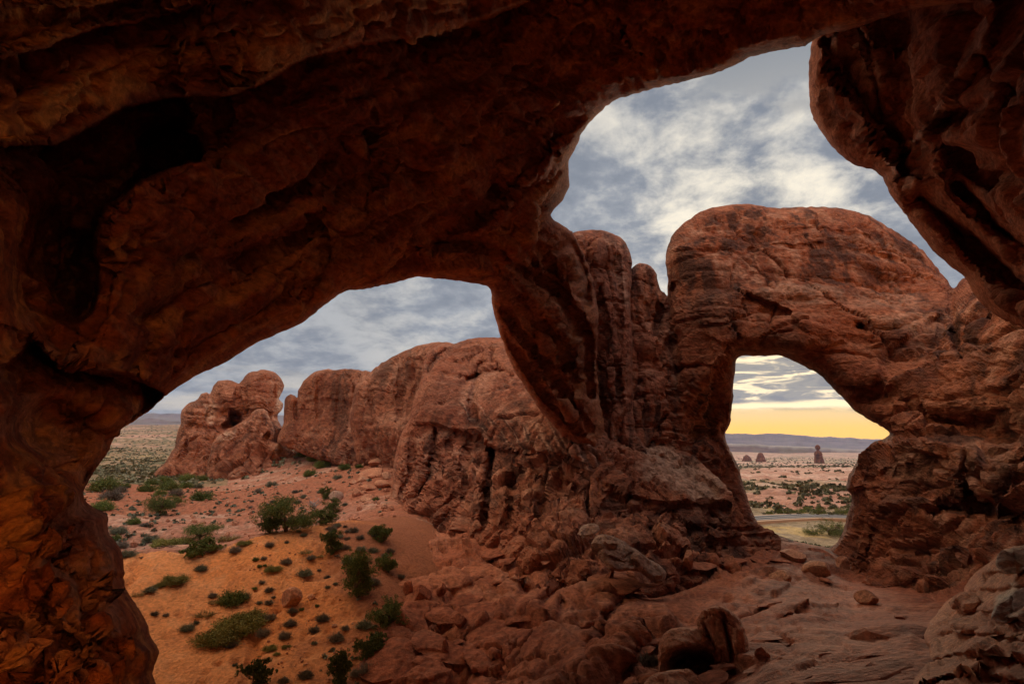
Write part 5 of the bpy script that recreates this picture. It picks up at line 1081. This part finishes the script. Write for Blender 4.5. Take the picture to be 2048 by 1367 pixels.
SH = [(470, 1103, 26, 'grey'), (488, 1088, 22, 'olive'), (539, 1092, 20, 'grey'), (573, 1085, 10, 'sage'), (597, 1063, 11, 'sage'), (607, 1071, 15, 'sage'), (511, 1120, 13, 'green'), (527, 1118, 14, 'grey'), (519, 1133, 10, 'green'), (530, 1131, 8, 'green'),
      (573, 1126, 24, 'grey'), (545, 1140, 26, 'olive'), (610, 1150, 32, 'sage'), (523, 1166, 14, 'grey'), (538, 1182, 20, 'grey'), (509, 1178, 11, 'green'), (538, 1207, 19, 'grey'), (547, 1195, 10, 'grey'), (519, 1206, 13, 'sage'),
      (585, 1224, 22, 'grey'), (581, 1250, 28, 'grey'), (603, 1219, 10, 'green'), (540, 1238, 26, 'grey'), (526, 1270, 30, 'grey'), (645, 1240, 30, 'grey'), (655, 1156, 15, 'grey'), (655, 1175, 12, 'sage'), (671, 1168, 11, 'sage'), (638, 1141, 9, 'grey'), (634, 1212, 9, 'green'),
      (622, 1118, 20, 'grey'), (612, 1105, 24, 'dry'), (663, 1062, 26, 'grey'), (675, 1052, 17, 'sage'), (690, 1054, 10, 'grey'), (694, 1064, 13, 'grey'), (707, 1064, 24, 'grey'), (696, 1079, 15, 'grey'), (721, 1077, 18, 'grey'), (692, 1097, 21, 'grey'), (680, 1074, 16, 'sage'), (752, 1070, 34, 'sage'),
      (700, 1126, 36, 'sage'), (728, 1120, 34, 'dry'), (745, 1104, 26, 'sage'), (745, 1168, 32, 'grey'), (722, 1100, 22, 'sage'), (780, 1104, 20, 'grey'), (770, 1112, 16, 'sage'), (728, 1254, 36, 'sage'), (802, 1155, 18, 'grey'), (638, 1113, 18, 'dry'),
      (434, 1282, 62, 'olive'), (472, 1262, 70, 'olive'), (497, 1240, 52, 'olive'), (462, 1292, 26, 'grey'), (375, 1259, 30, 'sage'), (392, 1246, 14, 'sage'), (309, 1229, 17, 'grey'), (332, 1231, 13, 'grey'), (410, 1230, 34, 'dry'), (425, 1193, 20, 'grey'), (430, 1205, 24, 'dry'),
      (275, 1190, 22, 'dry'), (300, 1182, 26, 'sage'), (318, 1172, 18, 'olive'), (347, 1164, 40, 'olive'), (464, 1206, 52, 'green'), (488, 1196, 26, 'sage'), (402, 1140, 28, 'sage'), (330, 1090, 40, 'olive'), (365, 1087, 36, 'olive'), (300, 1082, 34, 'sage'), (254, 1112, 34, 'sage'), (455, 1080, 40, 'dry'), (420, 1262, 14, 'dry'),
      (268, 1047, 26, 'green'), (237, 1065, 34, 'sage'), (230, 1080, 24, 'green'), (244, 1094, 28, 'grey'), (290, 1052, 18, 'grey'), (265, 1020, 16, 'sage'), (210, 980, 56, 'green'), (241, 983, 26, 'grey'), (223, 999, 48, 'grey'), (204, 1020, 42, 'green'), (250, 975, 20, 'green'),
      (293, 982, 32, 'green'), (303, 968, 24, 'green'), (327, 964, 26, 'green'), (375, 961, 30, 'green'), (337, 980, 42, 'green'), (371, 975, 26, 'green'), (406, 960, 22, 'green'), (402, 1001, 42, 'green'), (352, 990, 30, 'grey'), (320, 990, 24, 'green'), (395, 975, 24, 'sage'), (399, 947, 11, 'grey'),
      (543, 972, 26, 'sage'), (502, 1016, 11, 'grey'), (504, 1003, 9, 'grey'), (516, 983, 15, 'grey'), (608, 995, 17, 'sage'), (619, 951, 26, 'green'), (626, 921, 24, 'green'), (658, 921, 34, 'green'), (645, 934, 30, 'green'), (676, 957, 22, 'sage'), (690, 938, 24, 'green'), (605, 912, 26, 'green'), (590, 985, 14, 'grey'),
      (560, 1010, 16, 'grey'), (575, 1000, 14, 'sage'), (595, 1006, 18, 'grey'), (545, 1005, 12, 'grey'), (640, 985, 14, 'sage'), (690, 1010, 14, 'sage'), (718, 935, 16, 'green'), (752, 1000, 14, 'green'),
      (612, 1354, 32, 'grey'), (567, 1364, 24, 'grey'), (491, 1343, 22, 'olive'), (540, 1298, 22, 'olive'), (572, 1294, 14, 'olive'), (569, 1275, 28, 'grey'), (629, 1263, 26, 'grey'), (674, 1280, 34, 'grey'), (691, 1258, 18, 'grey'), (629, 1287, 14, 'sage'), (735, 1345, 44, 'grey'), (712, 1350, 30, 'grey'),
      (553, 1308, 11, 'olive'), (520, 1312, 10, 'dry'), (690, 1315, 12, 'sage'), (470, 1330, 12, 'sage')]
MARKS = [('the large cracked boulder', 581, 1200), ('the largest juniper', 572, 1040), ('the olive brush patch', 455, 1262), ('the tallest juniper', 716, 1160), ('the dark left pillar', 262, 1180), ('the slickrock edge', 765, 1290), ('the boulder pile', 740, 965),
         ('the boulder outcrop', 500, 950), ('the pointed bottom juniper', 516, 1345), ('the conical young juniper', 680, 1340), ('the dark flats juniper', 316, 1010), ('the bent juniper', 664, 1090), ('the yellow green crest juniper', 388, 1100), ('the red fin block', 640, 905)]
proto = {}
labels = []
for u, v, wpx, kd in SH:
    mk = min(MARKS, key=lambda m_: math.hypot(m_[1] - u, m_[2] - v)); du, dv = u - mk[1], v - mk[2]
    far = math.hypot(du, dv)
    rel = ('in front of' if dv > 0 else 'behind') if abs(dv) > abs(du) * 1.4 else ('right of' if du > 0 else 'left of')
    how = '' if far > 70 else ('just ' if rel.endswith('of') and far < 40 else '')
    size = 'tiny ' if wpx < 12 else 'small ' if wpx < 20 else 'medium ' if wpx < 34 else 'large '
    labels.append(size + KW[kd] + ' ' + how + rel + ' ' + mk[0])
from collections import Counter, defaultdict
same = defaultdict(list)
for i, l in enumerate(labels): same[l].append(i)
ORD = ['nearest', 'second nearest', 'third nearest', 'fourth nearest', 'fifth nearest', 'sixth nearest']
for l, ix in same.items():
    if len(ix) == 1: continue
    ix.sort(key=lambda i: -SH[i][1])
    words = {2: ['nearer', 'farther'], 3: ['nearest', 'middle', 'farthest']}.get(len(ix), ORD)
    for k_, i in enumerate(ix): labels[i] = words[k_] + ' ' + l
for i, (u, v, wpx, kd) in enumerate(SH):
    hit = ground_at(u, v)
    if hit is None: continue
    p, d = hit; w_ = wpx * d / F; key = (kd, i % 3)
    if key not in proto:
        V_, F_ = shrub_mesh(kd, 100 + i); o = mesh_obj('desert_shrub' if kd != 'dry' else 'grass_clump', V_, F_, KM[kd], None, False); proto[key] = o
    else:
        o = proto[key].copy(); COL.objects.link(o)
    flat = {'olive': 0.75, 'dry': 0.6, 'sage': 0.9}.get(kd, 1.05)
    o.location = p - np.array([0, 0, 0.03 * w_]); o.scale = (w_ * 1.1, w_ * 1.1, w_ * 1.1 * flat); o.rotation_euler = (0, 0, i * 2.399)
    tag(o, labels[i], 'grass' if kd == 'dry' else 'shrub', 'shrubs and grass on the sand slope and red flats')

# dead juniper and bleached branches
p, d = on_ground(627, 1020); k_ = d / F; rng = np.random.default_rng(5); parts = [limb(rng, (0, 0, -0.2), (0.1, 0, 8 * k_), 2.2 * k_, 1.4 * k_)]
for _ in range(16):
    a = rng.uniform(0, 6.3); s0 = np.array([0.05, 0, rng.uniform(3, 8) * k_]); e = s0 + np.array([math.cos(a) * 16 * k_, math.sin(a) * 14 * k_, rng.uniform(5, 24) * k_]) * rng.uniform(0.5, 1); parts.append(limb(rng, s0, e, 0.9 * k_, 0.25 * k_, 0.2))
    parts.append(limb(rng, s0 + (e - s0) * 0.6, e + rng.normal(0, 6 * k_, 3), 0.5 * k_, 0.15 * k_, 0.2))
V_, F_ = join(parts); tag(mesh_obj('dead_tree', V_, F_, DEADW, None, True, None, p), 'bleached leafless dead juniper behind the largest juniper', 'dead tree')
for u, v, wpx, lb in ((322, 1096, 40, 'dead branch on the sand below the olive brush of the left crest'), (284, 1116, 26, 'short dead stick on the sand close to the left pillar'), (680, 1112, 24, 'gnarled dead branch at the foot of the bent juniper')):
    p, d = on_ground(u, v); k_ = d / F; parts = []
    for _ in range(5):
        a = rng.uniform(-0.5, 0.5); s0 = np.array([-wpx * 0.5 * k_ * rng.uniform(0.2, 1), rng.normal(0, 3 * k_), 0.5 * k_]); parts.append(limb(rng, s0, s0 + np.array([wpx * k_ * rng.uniform(0.4, 0.9), wpx * k_ * a, 3 * k_ * rng.uniform(0, 1)]), 1.2 * k_, 0.3 * k_, 0.12))
    V_, F_ = join(parts); tag(mesh_obj('dead_branch', V_, F_, BARK, None, True, None, p), lb, 'dead branch', 'dead branches on the sand')

# bushes along the road beyond the window
for u, v, wpx, hpx, lb in ((1662, 1070, 60, 34, 'biggest green bush in front of the road beyond the window'), (1622, 1068, 34, 16, 'low green bush at the left of the biggest roadside bush'), (1690, 1074, 40, 26, 'green bush at the right of the biggest roadside bush, by the pier'),
        (1562, 1028, 16, 10, 'leftmost small bush behind the road in the window'), (1578, 1028, 22, 12, 'second bush from the left behind the road'), (1598, 1029, 26, 14, 'third bush from the left behind the road'), (1640, 1029, 34, 18, 'wide dark bush behind the middle of the road'), (1684, 1029, 28, 18, 'dark round bush behind the road at the right pier'), (1616, 1024, 20, 12, 'small bush just left of the wide dark bush behind the road'), (1540, 1030, 14, 8, 'tiny bush by the left jamb behind the road')):
    hit = ground_at(u, v, 60)
    p, d = hit; t_, l_ = juniper_parts(wpx * d / F, hpx * d / F, int(u), 'wide', 0.7)
    r = empty('roadside_bush', p, lb, 'bush', 'bushes along the road beyond the window')
    mesh_obj('stems', t_[0], t_[1], BARK, r); mesh_obj('foliage', l_[0], l_[1], L_JUN, r, False)
# small shrub by the split boulder
p, d = on_floor(1300, 1330); V_, F_ = shrub_mesh('grey', 77); o = mesh_obj('desert_shrub', V_, F_, L_GREY, None, False, None, p); o.scale = (0.7, 0.7, 0.8)
tag(o, 'small grey shrub in the shade left of the arching boulder', 'shrub')

# ------------------------------------------------------------------ ground cover nobody could count
rng = np.random.default_rng(8)
def scrub(name, n, a0, a1, r0, r1, smin, smax, mat, thr, seed, k_=14):
    a = R(1) * rng.uniform(a0, a1, n * 6); r = np.exp(rng.uniform(math.log(r0), math.log(r1), n * 6)); x, y = r * np.sin(a), r * np.cos(a)
    q = np.stack([x, y, x * 0], -1); dn = fbm(q * 0.012, 4, seed) + 0.6 * fbm(q * 0.05, 3, seed + 1)
    road_ = (np.abs(r - 118) > 12) | (x < 0)
    keep = np.where((dn + rng.uniform(-0.25, 0.25, len(x)) > thr) & road_)[0][:n]; x, y, r = x[keep], y[keep], r[keep]
    z = gheight(x, y); s_ = rng.uniform(smin, smax, len(x)) * (1 + np.clip(r / 900, 0, 1.5)); parts_c, parts_s = [], []
    c = rng.normal(0, 1, (len(x), k_, 3)); c /= np.linalg.norm(c, axis=2)[..., None]; c *= rng.uniform(0.5, 1, (len(x), k_, 1)); c[..., 2] = np.abs(c[..., 2]) * 0.8
    P = np.stack([x, y, z], -1)[:, None] + c * (s_ * 0.5)[:, None, None]
    V_, F_ = quads(P.reshape(-1, 3), 0.55 * s_.repeat(k_), rng, 0.3, 0.75)
    return tag(mesh_obj(name, V_, F_, mat, None, False), kind='stuff')
scrub('desert_scrub', 3000, 12, 36, 125, 2600, 0.6, 2.0, L_SCRUB, 0.05, 811)
scrub('desert_scrub', 4200, -44, -20, 150, 2600, 0.4, 1.4, L_SCRUB, 0.0, 821)
scrub('sagebrush', 3000, 16, 36, 80, 112, 0.3, 0.7, L_SAGE, -0.3, 831, 10)
scrub('sagebrush', 2600, -44, -20, 130, 900, 0.5, 1.4, L_SAGE, -0.1, 841)
scrub('small_plants', 520, -40, -12, 44, 130, 0.2, 0.6, L_SAGE, 0.0, 851)
scrub('small_plants', 160, -36, -12, 20, 42, 0.08, 0.3, L_SAGE, -0.1, 861)
# pebbles and small stones
def pebbles(name, n, a0, a1, r0, r1, smin, smax, seed, col):
    a = R(1) * rng.uniform(a0, a1, n); r = np.exp(rng.uniform(math.log(r0), math.log(r1), n)); x, y = r * np.sin(a), r * np.cos(a); z = gheight(x, y)
    V0, F0 = blob(2); s_ = rng.uniform(smin, smax, n) ** 1.0; V_ = (V0[None] * (1 + rng.normal(0, 0.16, (n, len(V0), 1)))) * (s_[:, None, None] * rng.uniform(0.5, 1, (n, 1, 3)) * 0.5) + np.stack([x, y, z + s_ * 0.1], -1)[:, None]
    F_ = (F0[None] + (np.arange(n) * len(V0))[:, None, None]).reshape(-1, 4); V_ = V_.reshape(-1, 3)
    return tag(mesh_obj(name, V_, F_, M_FINE, None, False, None, None, C_BOULDER(V_, np.zeros(len(V_)))), kind='stuff')
pebbles('small_stones', 500, -38, -11, 44, 120, 0.15, 0.8, 871, None)
pebbles('small_stones', 260, -24, -12, 18, 42, 0.04, 0.16, 872, None)

# ------------------------------------------------------------------ the air between here and the far mesas
hm, ht, hp = mat_base('haze'); ht.n.remove(hp)
pv = ht.node('ShaderNodeVolumePrincipled'); pv.inputs['Color'].default_value = (0.42, 0.56, 0.90, 1); pv.inputs['Density'].default_value = 4.2e-5; pv.inputs['Anisotropy'].default_value = 0.3
ht.l.new(pv.outputs[0], next(n for n in ht.n if n.type == 'OUTPUT_MATERIAL').inputs['Volume'])
x0, x1, y0, y1, z0, z1 = -11700, 11700, -11700, 11700, -2000, 420
zlow = min(float(gV[:, 2].min()), -700) - 1; z0 = zlow - 900
hv = np.array([(x, y, z) for x in (x0, x1) for y in (y0, y1) for z in (z0, z1)], float)
tag(mesh_obj('haze', hv, np.array([(0, 1, 3, 2), (4, 6, 7, 5), (0, 4, 5, 1), (2, 3, 7, 6), (0, 2, 6, 4), (1, 5, 7, 3)]), hm, None, False), kind='stuff')
